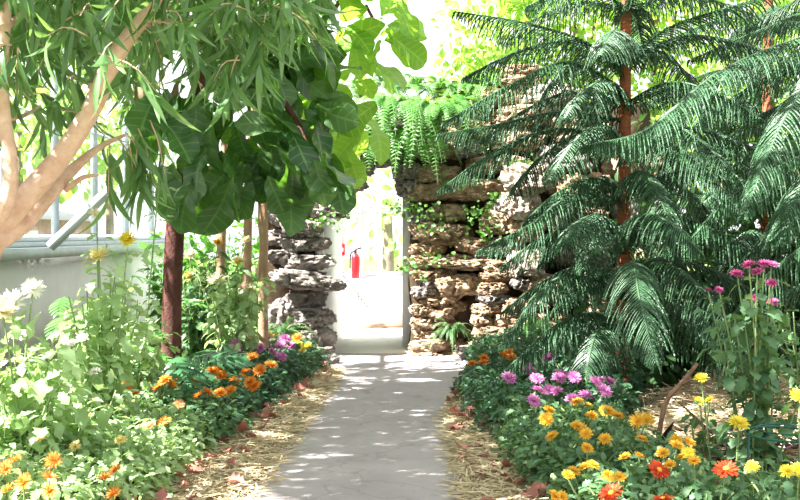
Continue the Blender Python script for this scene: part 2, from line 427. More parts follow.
# fire extinguisher and alarm box
e = thing('fire_extinguisher', 'red fire extinguisher standing on the radiator cover in the porch', 'fire extinguisher', (-.65, 14.6, .76))
p0 = np.array([-.65, 14.6, .76])
m_ = MB(); tube(m_, [p0, p0 + UP * .02, p0 + UP * .3, p0 + UP * .35, p0 + UP * .37], [.05, .06, .06, .045, .02], 14); m_.build('cylinder', M['red'], e)
m_ = MB(); tube(m_, [p0 + UP * .37, p0 + UP * .43], .018); tube(m_, [p0 + UP * .43, p0 + UP * .45 + np.array([.08, 0, 0])], .01); m_.build('valve', M['black'], e)
m_ = MB(); tube(m_, spline([p0 + UP * .41, p0 + np.array([-.07, 0, .36]), p0 + np.array([-.08, 0, .15])], 8), .01); m_.build('hose', M['black'], e)
p1 = np.array([-.86, 14.695, 1.1])
e = thing('alarm_box', 'small red alarm box on the porch window bar', 'alarm box', p1)
m_ = MB(); box(m_, p1 - [.05, .03, 0], p1 + [.05, .03, .17]); m_.build('case', M['red'], e)
m_ = MB(); box(m_, p1 + [-.03, -.036, .05], p1 + [.03, -.031, .11]); m_.build('front_plate', M['white'], e)

# brick building outside the left glazing
t = thing('garden_building', 'faded reddish brick building outside the side glazing', 'building', (-9, 14, 0))
m_ = MB(); box(m_, (-11, 10, 0), (-8, 26, 1.75)); m_.build('wall', M['brickred'], t)
m_ = MB(); m_.add([(-7.8, 9.8, 1.75), (-7.8, 26.2, 1.75), (-11.2, 26.2, 1.75), (-11.2, 9.8, 1.75), (-9.5, 9.8, 2.2), (-9.5, 26.2, 2.2)], [(0, 1, 5, 4), (2, 3, 4, 5), (0, 3, 2, 1)], [(0, 4, 3), (1, 2, 5)]); m_.build('roof', M['plaster'], t)
for y in (12, 15, 18, 21):
    m_ = MB(); box(m_, (-7.99, y, .6), (-7.96, y + 1, 1.5)); m_.build('window', M['white'], t)

# ------------------------------------------------------------------ rocks
def rock_mesh(seed):
    bm = bmesh.new(); bmesh.ops.create_icosphere(bm, subdivisions=5, radius=1)
    s = Vector((seed * 7.3, seed * 3.1, seed * 5.7))
    for v in bm.verts:
        p = v.co.copy()
        q = Vector([math.copysign(abs(c) ** .72, c) for c in p])
        e = Vector((p.x * 1.6, p.y * 1.3, p.z * .8))
        r = 1 + .30 * noise.noise(e * 1.1 + s) + .17 * noise.noise(e * 2.6 + s) + .10 * noise.noise(e * 6 + s)
        h = noise.noise(e * 3.4 + s * 2)
        if h > .2: r -= (h - .2) * 1.0
        h = noise.noise(e * 8 + s * 3)
        if h > .18: r -= (h - .18) * .55
        r += .05 * noise.noise(e * 14 + s)
        r -= .10 * abs(noise.noise(Vector((e.x * .6, e.y * .6, e.z * 6)) + s))
        v.co = q * r
    co = np.array([v.co[:] for v in bm.verts]); lo, hi = co.min(0), co.max(0)
    for v, c in zip(bm.verts, (co - (lo + hi) / 2) / (hi - lo)): v.co = c
    me = bpy.data.meshes.new('rock'); bm.to_mesh(me); bm.free()
    me.polygons.foreach_set('use_smooth', np.full(len(me.polygons), True))
    return me
ROCKS = [rock_mesh(i + 1) for i in range(16)]
ROCKM = {}
def rock(c, size, mat, parent=None, rz=None, tilt=0, idx=None):
    i = random.randrange(16) if idx is None else idx
    key = (i, mat)
    if key not in ROCKM:
        me = ROCKS[i].copy(); me.materials.append(M[mat]); ROCKM[key] = me
    o = bpy.data.objects.new('rock', ROCKM[key]); COL.objects.link(o)
    o.location = [float(x) for x in (np.asarray(c) - (world_loc(parent) if parent else 0))]
    o.scale = [float(x) for x in size]; o.rotation_euler = (0, tilt, random.choice((0, math.pi)) + random.uniform(-.2, .2) if rz is None else rz)
    if parent: o.parent = parent
    return o

arch = thing('rock_archway', 'rugged archway wall of stacked tan rocks around the porch doorway', 'rock wall', (.9, 11.9, 0))
def core_box(lo, hi, name='mortar'):
    m = MB(); lo = np.array(lo); hi = np.array(hi)
    bm = bmesh.new(); bmesh.ops.create_cube(bm, size=1); bmesh.ops.subdivide_edges(bm, edges=bm.edges[:], cuts=14, use_grid_fill=True)
    v = np.array([w.co[:] for w in bm.verts]); f = [[w.index for w in q.verts] for q in bm.faces]; bm.free()
    v = lo + (v + .5) * (hi - lo)
    v += np.array([[.07 * noise.noise(Vector(p) * 2.5), .09 * noise.noise(Vector(p) * 2.5 + Vector((9, 0, 0))), .06 * noise.noise(Vector(p) * 3 + Vector((0, 7, 0)))] for p in v])
    m.add(v, f)
    return m
m_ = core_box((.12, 11.65, 0), (2.9, 12.3, 2.95)); m_.build('mortar', M['core'], arch)
m_ = core_box((-1.65, 11.65, 0), (-1.0, 12.3, 2.9)); m_.build('mortar', M['core'], arch)
m_ = core_box((-1.3, 11.7, 2.25), (.3, 12.2, 2.85)); m_.build('mortar', M['core'], arch)
RIGHT = [  # px, py, w, h, depth
    (445, 151, 34, 17, 11.5), (435, 174, 52, 17, 11.45), (482, 166, 34, 16, 11.3), (510, 164, 34, 13, 11.3), (427, 192, 44, 18, 11.5), (475, 190, 64, 20, 11.3),
    (529, 180, 54, 30, 10.95), (521, 205, 40, 26, 11.0), (447, 214, 42, 18, 11.45), (420, 219, 26, 15, 11.5), (500, 208, 28, 18, 11.25), (497, 223, 34, 22, 11.2),
    (438, 235, 66, 22, 11.4), (526, 230, 36, 22, 11.1), (475, 246, 44, 16, 11.3), (425, 249, 40, 13, 11.5), (507, 244, 34, 18, 11.2), (420, 262, 36, 14, 11.5),
    (467, 262, 78, 15, 11.35), (501, 266, 36, 13, 11.2), (424, 275, 34, 12, 11.5), (443, 273, 26, 11, 11.5), (462, 284, 52, 20, 11.35), (496, 277, 34, 11, 11.2),
    (526, 264, 36, 28, 11.05), (522, 282, 28, 15, 11.1), (430, 283, 24, 12, 11.5), (424, 292, 28, 13, 11.5), (449, 295, 30, 13, 11.5), (492, 289, 30, 13, 11.15),
    (494, 299, 32, 12, 11.15), (436, 301, 30, 12, 11.5), (458, 305, 22, 13, 11.55), (421, 310, 24, 12, 11.5), (441, 312, 34, 15, 11.5), (486, 310, 26, 13, 11.1),
    (515, 307, 36, 18, 11.1), (481, 321, 20, 11, 11.1), (510, 321, 40, 14, 11.1), (422, 323, 24, 13, 11.5), (441, 323, 32, 12, 11.55), (492, 333, 40, 16, 11.05),
    (428, 333, 30, 12, 11.5), (485, 344, 30, 11, 11.05), (424, 345, 40, 13, 11.4), (450, 345, 36, 14, 11.6), (477, 352, 40, 12, 11.0), (428, 356, 36, 10, 11.35), (512, 343, 34, 16, 11.1),
    (452, 357, 34, 10, 11.45), (510, 355, 40, 12, 11.1), (541, 286, 36, 22, 11.1), (536, 303, 30, 18, 11.15), (558, 298, 34, 16, 11.2), (548, 322, 44, 20, 11.15), (545, 344, 44, 22, 11.1),
    (522, 71, 38, 11, 11.7), (516, 84, 50, 15, 11.6), (494, 99, 60, 18, 11.5), (550, 98, 64, 24, 11.4), (446, 115, 44, 20, 11.6), (470, 130, 46, 22, 11.5), (520, 118, 60, 22, 11.4), (515, 141, 60, 22, 11.35),
    (470, 150, 36, 18, 11.4), (575, 130, 60, 30, 11.4), (560, 160, 56, 26, 11.3), (580, 190, 56, 30, 11.3), (575, 220, 60, 28, 11.25), (580, 250, 62, 30, 11.25), (590, 278, 56, 26, 11.25), (610, 310, 60, 34, 11.25),
    (605, 345, 62, 30, 11.2), (635, 165, 60, 40, 11.4), (645, 215, 66, 44, 11.4), (650, 265, 64, 44, 11.4), (665, 325, 66, 60, 11.4)]
PALE = {6, 7, 24, 59, 52}
for q, (px, py, w, h, dd) in enumerate(RIGHT):
    if py > 195 and px - w / 2 < 410: w -= (410 - px + w / 2) * .6; px += (410 - px + w / 2) * .8
    s = dd / 1000
    dep = max(.42, min(.7, w * s * .8))
    rock(P(px, py, dd + dep * .25), (w * s * 1.08, dep, h * s * 1.2), 'rockpale' if q in PALE else ('rock' if random.random() < .8 else 'rockgrey'), arch, tilt=random.uniform(-.06, .06))
LEFTR = [(327, 207, 38, 22, 11.5), (302, 228, 42, 20, 11.35), (305, 244, 50, 16, 11.4), (283, 257, 32, 14, 11.4), (308, 262, 54, 16, 11.35), (300, 280, 64, 19, 11.2), (325, 284, 42, 13, 11.15),
         (306, 299, 44, 22, 11.6), (312, 318, 50, 21, 11.45), (315, 338, 42, 20, 11.4), (318, 351, 34, 10, 11.3), (285, 215, 40, 22, 11.55), (280, 238, 36, 18, 11.6), (280, 320, 40, 40, 11.6), (285, 345, 44, 22, 11.5),
         (338, 215, 22, 6, 11.45), (345, 186, 46, 13, 11.45), (325, 192, 40, 16, 11.5), (300, 195, 44, 22, 11.55), (322, 172, 50, 20, 11.5), (352, 168, 44, 20, 11.5), (383, 158, 44, 18, 11.5), (408, 172, 30, 20, 11.5), (400, 150, 50, 22, 11.5), (408, 190, 26, 18, 11.5),
         (350, 140, 60, 26, 11.6), (400, 125, 60, 28, 11.6), (330, 120, 60, 28, 11.6)]
for q, (px, py, w, h, dd) in enumerate(LEFTR):
    s = dd / 1000; dep = max(.4, min(.7, w * s * .8))
    rock(P(px, py, dd + dep * .25), (w * s * 1.08, dep, h * s * 1.15), 'rockgrey', arch, tilt=.1 if q in (5, 6) else random.uniform(-.06, .06))
o = rock(G(331, 366) + [0, 0, .06], (.2, .2, .15), 'rockgrey'); tag(o, 'small dark rock lying at the path edge by the doorway', 'rock')

# ------------------------------------------------------------------ straw and fallen leaves
def straw(name, polyL, polyR, n, label, zmax=.06, lmin=.08, lmax=.24):
    L = spline([G(*p) for p in polyL], 200); R = spline([G(*p) for p in polyR], 200)
    # even by area: weight the long axis by metres
    seg = np.linalg.norm(np.diff((L + R) / 2, axis=0), axis=1); cum = np.concatenate([[0], np.cumsum(seg)])
    t = np.interp(U(0, cum[-1], n), cum, np.linspace(0, 199, 200)).astype(int)
    u = np.clip(rng.normal(.5, .3, n), -.12, 1.08)[:, None]
    c = L[t] * (1 - u) + R[t] * u; c[:, 2] = .035 + U(0, zmax, n) * np.exp(-((u[:, 0] - .5) * 2) ** 2)
    a = U(0, 2 * np.pi, n); l = U(lmin, lmax, n); tilt = rng.normal(0, .12, n)
    dr = np.stack([np.cos(a), np.sin(a), tilt], -1); bend = U(-.25, .25, n)[:, None] * np.stack([-np.sin(a), np.cos(a), np.abs(tilt)], -1)
    w = .0035 * np.stack([-np.sin(a), np.cos(a), U(-.6, .6, n)], -1)
    pts = [c - dr * l[:, None] / 2, c + bend * l[:, None] / 2, c + dr * l[:, None] / 2]
    v = np.stack([pts[0] - w, pts[0] + w, pts[1] - w, pts[1] + w, pts[2] - w, pts[2] + w], 1); v[..., 2] = np.maximum(v[..., 2], .034)
    f = (np.array([(0, 1, 3, 2), (2, 3, 5, 4)])[None] + (np.arange(n) * 6)[:, None, None]).reshape(-1, 4)
    return tag(MB().add(v, f).build(name, M['straw']), label, 'straw', kind='stuff')
SL = ([(110, 540), (150, 500), (190, 470), (240, 430), (288, 395), (318, 374)], [(215, 540), (250, 500), (268, 476), (300, 432), (326, 395), (338, 374)])
SR = ([(478, 540), (467, 500), (462, 470), (452, 440), (450, 418), (462, 400)], [(590, 540), (552, 500), (518, 460), (492, 428), (474, 405), (470, 392)])
straw('straw', *SL, 9000, 'pale dry straw strewn between the orange flower bed and the path')
straw('straw', *SR, 8000, 'pale dry straw strewn between the yellow flower bed and the path')
straw('straw', [(620, 470), (640, 430), (660, 412), (680, 400)], [(900, 470), (880, 430), (850, 412), (830, 400)], 14000, 'straw heaped under the tall pink chrysanthemum on the shaded bed', .26, .12, .4)

def leaf_things(S, n, group, label):
    L = spline([G(*p) for p in S[0]], 100); R = spline([G(*p) for p in S[1]], 100)
    protos = []
    for tm in MAPLE:
        m = MB(); place(m, tm, [np.zeros(3)], [np.array([0, 1.0, 0])], [UP], 1.0); protos.append(m.mesh('fallen_leaf', M['redleaf']))
    for q in range(n):
        t = int(99 * (q + random.random()) / n); u = min(.95, max(.05, random.gauss(.35, .28)))
        c = L[t] * (1 - u) + R[t] * u
        o = bpy.data.objects.new('fallen_leaf', random.choice(protos)); COL.objects.link(o)
        s = random.uniform(.07, .125)
        o.location = (c[0], c[1], .075 + random.random() * .03); o.scale = (s, s, s); o.rotation_euler = (random.uniform(-.4, .4), random.uniform(-.4, .4), random.uniform(0, 6.3))
        tag(o, label, 'leaf', group)
leaf_things(SL, 62, 'fallen leaves on the straw left of the path', 'curled reddish brown leaf fallen on the straw beside the orange flower bed')
leaf_things((SR[0], SR[1]), 44, 'fallen leaves on the straw right of the path', 'curled reddish brown leaf fallen on the straw beside the yellow flower bed')

# ------------------------------------------------------------------ flowers
def petal_ring(m, n, r0, r1, elev, width, curl=0., ph=0., rows=4, seed=0):
    ts = np.linspace(0, 1, rows); wid = width * np.sin(np.pi * (.12 + .83 * ts)) ** .7
    for q in range(n):
        a = 2 * np.pi * (q + ph) / n + random.uniform(-.12, .12); e = elev + random.uniform(-.15, .15); L = (r1 - r0) * random.uniform(.85, 1.1)
        rad = r0 + L * ts * math.cos(e); z = L * ts * math.sin(e) + curl * ts ** 2 * L
        dirv = np.array([math.cos(a), math.sin(a), 0]); sd = np.array([-math.sin(a), math.cos(a), 0])
        c = dirv * rad[:, None] + UP * z[:, None]
        v = np.concatenate([c - sd * wid[:, None] + UP * .02, c + sd * wid[:, None] + UP * .02])
        m.add(v, [(i, i + 1, rows + i + 1, rows + i) for i in range(rows - 1)])
def flower_mesh(kind, colour):
    m = MB()
    if kind == 'decor':
        for n, r0, r1, e, w, c in ((20, .08, 1, .08, .13, -.1), (17, .06, .88, .35, .13, 0), (13, .05, .7, .65, .12, .1), (9, .03, .5, 1.0, .1, .1)): petal_ring(m, n, r0, r1, e, w, c, random.random())
    elif kind == 'daisy':
        for n, r0, r1, e, w, c in ((17, .18, 1, .1, .13, -.15), (14, .16, .85, .3, .12, 0), (10, .14, .55, .55, .08, 0)): petal_ring(m, n, r0, r1, e, w, c, random.random())
    elif kind == 'spider':
        for n, r0, r1, e, w, c in ((24, .06, 1.05, .05, .055, .1), (20, .06, .95, .4, .055, .1), (15, .05, .75, .8, .06, .1), (9, .03, .45, 1.1, .08, 0)): petal_ring(m, n, r0, r1, e, w, c, random.random())
    else:  # full incurved head
        for n, r0, r1, e, w, c in ((24, .1, 1, -.35, .11, 0), (22, .1, 1, .0, .12, .2), (20, .08, .95, .35, .12, .3), (16, .06, .85, .7, .12, .3), (12, .05, .7, 1.05, .12, .2), (7, .02, .6, 1.35, .1, 0)): petal_ring(m, n, r0, r1, e, w, c, random.random())
    return m.mesh('flower', M['petal_' + colour])
m_ = MB(); th = np.linspace(0, 2 * np.pi, 14, endpoint=False)
tube(m_, [(0, 0, -.02), (0, 0, .08), (0, 0, .16), (0, 0, .2)], [.22, .22, .15, .03], 12); DISC = m_.mesh('flower_center', M['disc'])
m_ = MB(); tube(m_, [(0, 0, -1), (0, 0, -.6), (0, 0, 0), (0, 0, .7), (0, 0, 1)], [.2, .75, 1, .7, .15], 8); BUD = m_.mesh('bud', M['stem'])
FM = {}
def flower(pos, size, kind, colour, parent, face=None, disc=False):
    key = (kind, colour, random.randrange(3))
    if key not in FM: FM[key] = flower_mesh(kind, colour)
    o = bpy.data.objects.new('flower', FM[key]); COL.objects.link(o)
    o.location = [float(x) for x in np.asarray(pos) - world_loc(parent)]; o.parent = parent; o.scale = (size,) * 3
    face = Vector(face if face is not None else (random.uniform(-.5, .5), random.uniform(-.9, .1), random.uniform(.5, 1)))
    o.rotation_euler = face.to_track_quat('Z', 'Y').to_euler()
    if disc:
        c = bpy.data.objects.new('flower_center', DISC); COL.objects.link(c); c.parent = o
    return o

def bush_leaves(m, c, r, h, n, size, tm=MUMLEAF, bottom=.12):
    """leaves through a mound of radius r and height h standing at c"""
    a = U(0, 2 * np.pi, n); q = U(0, 1, n) ** .55; zz = U(bottom, 1, n)
    rr = r * q * np.sqrt(np.clip(1.05 - (zz - .35) ** 2 * 1.9, .1, 1))
    O = np.stack([c[0] + rr * np.cos(a), c[1] + rr * np.sin(a), c[2] + h * zz * (.8 + .2 * U(0, 1, n))], -1)
    D = np.stack([np.cos(a), np.sin(a), U(-.25, .9, n)], -1) + rng.normal(0, .35, (n, 3))
    Nn = UP + rng.normal(0, .35, (n, 3))
    return split_place(m, tm, O, D, Nn, size * U(.7, 1.25, n))

ORD = ['', 'first', 'second', 'third', 'fourth', 'fifth', 'sixth', 'seventh', 'eighth', 'ninth', 'tenth', 'eleventh', 'twelfth', 'thirteenth', 'fourteenth', 'fifteenth', 'sixteenth', 'seventeenth', 'eighteenth', 'nineteenth', 'twentieth', 'twenty-first', 'twenty-second', 'twenty-third', 'twenty-fourth']
CW = {'orange': 'orange', 'peach': 'peach', 'gold': 'golden', 'spider': 'orange-yellow spidery', 'yellow': 'yellow', 'pink': 'pink', 'magenta': 'magenta', 'red': 'red', 'paleyellow': 'pale yellow'}

def make_rows(boundary, offsets, sign, ref, spacing, dmin, dmax, hfun, flowers, matfun, rowname, keep, leafn, leafsize, group):
    B = np.array([G(*p) for p in boundary]); B = B[np.argsort(B[:, 1])]
    plants = []
    for rno, off in enumerate(offsets):
        ys = np.arange(dmin + (rno % 2) * spacing / 2, dmax, spacing)
        for y in ys:
            y_ = y + U(-.06, .06); x = np.interp(y_, B[:, 1], B[:, 0]) + sign * off + U(-.05, .05)
            if keep(x, y_, rno): plants.append(dict(x=x, y=y_, row=rno, h=hfun(x, y_, rno) * U(.88, 1.1), r=U(.23, .28), fl=[]))
    for (px, py, colour, kind, size) in flowers:
        best = None
        for p in plants:
            w = P(px, py, p['y'])
            if not w[2] > .08: continue
            hid = 0
            for q in plants:
                if q['y'] < p['y'] - .05:
                    v = P(px, py, q['y'])
                    if abs(v[0] - q['x']) < q['r'] * .9 and v[2] < q['h']: hid = 4
            c = abs(w[0] - p['x']) / .16 + (abs(w[2] - p['h'] * 1.03) / .07 if w[2] > p['h'] else abs(w[2] - p['h']) / .12) + .25 * len(p['fl']) + hid
            if best is None or c < best[0]: best = (c, p)
        best[1]['fl'].append((px, py, colour, kind, size))
    rows = {}
    for p in plants: rows.setdefault(p['row'], []).append(p)
    for rno, ps in rows.items():
        ps.sort(key=lambda p: -p['y'])
        for k, p in enumerate(ps):
            cols = []
            for f in p['fl']:
                if CW[f[2]] not in cols: cols.append(CW[f[2]])
            what = ('chrysanthemum with ' + ' and '.join(cols[:2]) + ' flowers') if cols else 'leafy chrysanthemum without flowers'
            t = thing('chrysanthemum', '%s, %s from doorway, %s' % (what, ORD[k + 1], rowname[rno]), 'flower plant', (p['x'], p['y'], .03), group)
            p['t'] = t; c = np.array([p['x'], p['y'], .03])
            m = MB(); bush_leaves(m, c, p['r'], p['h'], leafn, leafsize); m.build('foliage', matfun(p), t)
            m = MB()
            for q in range(5):
                a = U(0, 6.28); e = c + np.array([math.cos(a), math.sin(a), 0]) * p['r'] * .6 + UP * p['h'] * .85
                tube(m, spline([c, c * .4 + e * .6 + UP * .05, e], 5), [.006, .004], 4)
            for (px, py, colour, kind, size) in p['fl']:
                w = P(px, py, p['y']); w = P(px, py, p['y'] - (p['r'] * .95 if w[2] < p['h'] else U(.0, .1))); w[2] = max(w[2], .12)
                o = flower(w, size * min(1.35, max(.75, w[1] / ref)), kind, colour, t, disc=kind == 'daisy')
                tube(m, spline([np.array([c[0] * .6 + w[0] * .4, c[1] * .6 + w[1] * .4, c[2] + .1]), w * .85 + c * .15 - UP * .03, w - UP * .012], 6), [.005, .0035], 4)
                for e in range(2 if kind != 'spider' and p['y'] < 6.5 else 0):
                    bo = bpy.data.objects.new('bud', BUD); COL.objects.link(bo); bo.parent = t
                    bo.location = [float(z) for z in w - world_loc(t) + [U(-.1, .1), U(-.06, .06), U(-.09, .0)]]; bo.scale = (.011, .011, .012)
            m.build('stem', M['stem'], t)
    return plants

# left bed
FL = [(x, y, 'spider', 'spider', .055) for x, y in ((16, 461), (6, 469), (54, 461), (49, 478), (24, 483), (8, 491), (50, 491), (104, 478), (116, 471), (114, 494))]
FL += [(x, y, 'paleyellow', 'decor', .045) for x, y in ((86, 416), (107, 410), (29, 429), (52, 429), (121, 440), (40, 440), (75, 446))]
FL += [(x, y, 'peach', 'decor', .045) for x, y in ((179, 405), (150, 426), (102, 395))]
FL += [(x, y, 'orange', 'decor', .05) for x, y in ((136, 394), (126, 386), (145, 384), (165, 380), (182, 382), (194, 384), (164, 422), (127, 386), (212, 371), (222, 376), (230, 391), (220, 393), (207, 392), (199, 396), (235, 381),
       (242, 378), (250, 382), (255, 386), (260, 370), (271, 365), (252, 357), (297, 338), (170, 385), (188, 379), (158, 388), (218, 372), (246, 372))]
FL += [(x, y, 'pink', 'decor', .045) for x, y in ((235, 344), (237, 351), (260, 348), (267, 338), (280, 346), (285, 339), (281, 357), (292, 346), (256, 351), (272, 352))]
FL += [(x, y, 'yellow', 'decor', .036) for x, y in ((277, 335), (303, 350), (299, 344), (308, 346), (270, 335))]
PLX = lambda x, y: 400 + x / y * 1000
def keepL(x, y, r):
    px = PLX(x, y)
    return px > -40 and not (r >= 2 and y > 8.2) and not (r >= 1 and y > 9.6)
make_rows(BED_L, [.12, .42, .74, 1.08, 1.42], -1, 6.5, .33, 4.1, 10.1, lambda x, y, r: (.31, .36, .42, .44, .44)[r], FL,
          lambda p: M['mum_sunlit'] if p['y'] < 6.4 else (M['mum_leaf'] if p['y'] < 7 else M['mum_dark']),  # nearest rows take the leaf colour lightened for sun
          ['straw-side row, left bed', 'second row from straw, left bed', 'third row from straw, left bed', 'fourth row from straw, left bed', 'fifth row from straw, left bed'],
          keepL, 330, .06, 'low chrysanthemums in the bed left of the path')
# right bed
FR = [(x, y, 'pink', 'decor', .045) for x, y in ((509, 378), (530, 371), (531, 366), (537, 379), (537, 390), (549, 358), (556, 392), (549, 391), (534, 401), (561, 374), (559, 378), (574, 377), (575, 368), (583, 365), (572, 399),
      (586, 395), (596, 382), (605, 391), (610, 382), (600, 381))]
FR += [(x, y, 'gold', 'decor', .04) for x, y in ((577, 402), (545, 417), (547, 420), (581, 428), (577, 426), (552, 436), (592, 416), (605, 411), (609, 411), (618, 416), (587, 406), (605, 439), (587, 448), (642, 439), (625, 457), (639, 456),
      (608, 476), (620, 477), (593, 465), (584, 467), (574, 471), (568, 475), (663, 453), (677, 445), (682, 458), (694, 461), (689, 442), (676, 440), (670, 465), (555, 496), (562, 497), (586, 434), (549, 410))]
FR += [(638, 421, 'gold', 'spider', .05), (646, 420, 'gold', 'spider', .05)]
FR += [(659, 470, 'red', 'daisy', .07), (726, 469, 'red', 'daisy', .074), (611, 493, 'red', 'daisy', .07), (663, 499, 'red', 'daisy', .07)]
FR += [(x, y, 'yellow', 'decor', .045) for x, y in ((752, 467), (688, 453), (787, 471), (799, 470))]
FR += [(x, y, 'orange', 'decor', .042) for x, y in ((483, 363), (472, 364), (484, 358), (503, 355), (512, 358), (508, 353))]
def keepR(x, y, r):
    px = PLX(x, y)
    return px < 840 and not (y > 4.5 and x > 1.4 and y < 7.5) and not (y > 5.0 and x > 1.75) and not (y > 8.0 and r > 2)
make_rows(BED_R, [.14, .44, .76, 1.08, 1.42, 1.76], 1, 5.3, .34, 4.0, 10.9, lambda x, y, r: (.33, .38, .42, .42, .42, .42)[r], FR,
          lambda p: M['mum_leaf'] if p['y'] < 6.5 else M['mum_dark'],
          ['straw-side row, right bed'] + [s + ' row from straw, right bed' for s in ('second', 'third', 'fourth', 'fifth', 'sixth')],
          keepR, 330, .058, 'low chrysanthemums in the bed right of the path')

# tall chrysanthemums
def tall_mum(label, px, d, h, r, stems, flowers, leaves, size, mat, group=None, name='tall_chrysanthemum', zmin=.15):
    c = base(px, d) + UP * .03
    t = thing(name, label, 'flower plant', c, group); m = MB(); lv = MB()
    tops = []
    for k, (fx, fy, colour, kind, s) in enumerate(flowers):
        w = P(fx, fy, d + U(-.12, .12)); tops.append((w, True)); flower(w, s, kind, colour, t, face=(U(-.4, .4), U(-.7, .1), 1))
    for q in range(stems):
        a = U(0, 6.28); rr = r * math.sqrt(U(0, 1))
        tops.append((c + np.array([rr * math.cos(a), rr * math.sin(a), h * U(.6, 1)]), False))
    for w, fl in tops:
        b0 = c + np.array([U(-.06, .06), U(-.06, .06), 0]); pts = spline([b0, b0 * .45 + w * .55 + np.array([0, 0, .02]), w], 12)
        tube(m, pts, [.0065, .004], 5)
        n = int(leaves * U(.8, 1.2)); tt = U(zmin, .93 if fl else 1, n); idx = tt * 11; i0 = np.minimum(idx.astype(int), 10)
        O = pts[i0] + (pts[i0 + 1] - pts[i0]) * (idx - i0)[:, None]
        a = U(0, 6.28, n); D = np.stack([np.cos(a), np.sin(a), U(-.5, .5, n)], -1)
        O = O + D * U(0, .09, n)[:, None]
        split_place(lv, MUMLEAF, O, D, UP + rng.normal(0, .35, (n, 3)), size * U(.6, 1.2, n))
    m.build('stem', M['stem'], t); lv.build('foliage', M[mat], t)
    return t
tall_mum('tall chrysanthemum with flat pale yellow bloom above drooping leaves, near the low white wall', 100, 6.0, 1.15, .26, 12, [(99, 257, 'paleyellow', 'spider', .09), (128, 240, 'yellow', 'pom', .055), (97, 216, 'cream', 'spider', .07)], 44, .1, 'mum_sunlit')
tall_mum('tall leafy chrysanthemum between the low wall and the dark fig trunk', 135, 6.7, 1.0, .22, 10, [(160, 173, 'blush', 'spider', .075)], 42, .1, 'mum_sunlit')
tall_mum('white-flowered chrysanthemum at the frame edge before the low white wall', 14, 5.0, .85, .28, 10, [(33, 289, 'white', 'pom', .06), (12, 304, 'white', 'pom', .085), (3, 312, 'cream', 'pom', .07), (55, 336, 'white', 'decor', .035), (72, 343, 'white', 'decor', .03), (82, 338, 'white', 'decor', .035)], 30, .11, 'mum_sunlit')
tall_mum('shorter sunlit leafy chrysanthemum in front of the white-flowered one', 70, 5.3, .6, .3, 10, [(20, 335, 'white', 'decor', .05), (95, 372, 'white', 'decor', .04)], 26, .11, 'mum_sunlit')
tall_mum('tall cream chrysanthemum beside the slender tan stems', 232, 8.6, 1.1, .3, 12, [(238, 262, 'paleyellow', 'pom', .06), (216, 281, 'blush', 'spider', .09), (250, 289, 'cream', 'spider', .09), (243, 288, 'blush', 'pom', .06), (256, 293, 'cream', 'pom', .05)], 38, .1, 'mum_sunlit')
tall_mum('tall cream chrysanthemum right behind the dark fig trunk', 196, 9.0, 1.2, .26, 11, [(190, 255, 'cream', 'pom', .055), (189, 277, 'paleyellow', 'pom', .06), (218, 243, 'gold', 'pom', .055), (247, 240, 'cream', 'pom', .045)], 38, .1, 'mum_leaf')
tall_mum('tall pink chrysanthemum on bare stalks before the dark pine branches', 762, 5.2, 1.0, .24, 5, [(708, 290, 'magenta', 'decor', .026), (719, 290, 'magenta', 'decor', .028), (737, 274, 'magenta', 'decor', .04), (749, 265, 'magenta', 'decor', .045), (757, 272, 'magenta', 'decor', .04),
      (764, 264, 'magenta', 'decor', .04), (771, 265, 'pink', 'decor', .05), (772, 283, 'magenta', 'decor', .035), (773, 302, 'magenta', 'decor', .035), (755, 298, 'magenta', 'decor', .03)], 24, .10, 'mum_leaf')
tall_mum('leafy flowerless chrysanthemum beside the tall pink one', 806, 6.6, .95, .25, 8, [], 18, .1, 'mum_leaf')
tall_mum('yellow chrysanthemum with three blooms near the dead stalk', 703, 5.3, .45, .1, 3, [(701, 378, 'yellow', 'decor', .045), (699, 401, 'yellow', 'decor', .035), (710, 400, 'yellow', 'decor', .033)], 12, .08, 'mum_leaf')
tall_mum('yellow chrysanthemum with one flat bloom above the straw heap', 738, 4.6, .3, .12, 3, [(739, 423, 'yellow', 'decor', .055)], 12, .08, 'mum_leaf')
tall_mum('yellow chrysanthemum leaning at the frame edge by the green hoop', 800, 4.5, .4, .12, 3, [(799, 396, 'yellow', 'decor', .05)], 12, .08, 'mum_leaf')

# ------------------------------------------------------------------ split-leaf philodendrons, ferns, strap plants, creepers
def lobed(L=1., lobes=7, ripple=0):
    """deeply cut leaf in the xy plane, length 1"""
    m = MB()
    for k in range(lobes):
        t = .08 + .84 * k / (lobes - 1); y = t; ln = .42 * math.sin(math.pi * (.22 + .66 * t)) ; w = .052
        for s in (-1, 1):
            a = math.radians(62 - 42 * t); d_ = np.array([s * math.sin(a + .15), math.cos(a + .15), 0]); pr = np.array([-d_[1], d_[0], 0])
            ts = np.linspace(0, 1, 5); cen = np.array([0, y, 0]) + d_ * ln * ts[:, None] - UP * (.12 * ts ** 2)[:, None] - UP * .25 * y * y
            wd = w * np.array([.8, 1, 1, .75, .1])
            m.add(np.concatenate([cen - pr * wd[:, None], cen + pr * wd[:, None]]), [(i, i + 1, 5 + i + 1, 5 + i) for i in range(4)])
    ts = np.linspace(0, 1, 8); cen = np.stack([0 * ts, ts, -.25 * ts * ts], -1); wd = .07 * np.sin(np.pi * (.15 + .8 * ts))
    ex = np.array([1.0, 0, 0])
    m.add(np.concatenate([cen - ex * wd[:, None] + UP * .003, cen + ex * wd[:, None] + UP * .003]), [(i, i + 1, 8 + i + 1, 8 + i) for i in range(7)])
    return np.concatenate(m.v), np.concatenate(m.f)
LOBED = lobed()
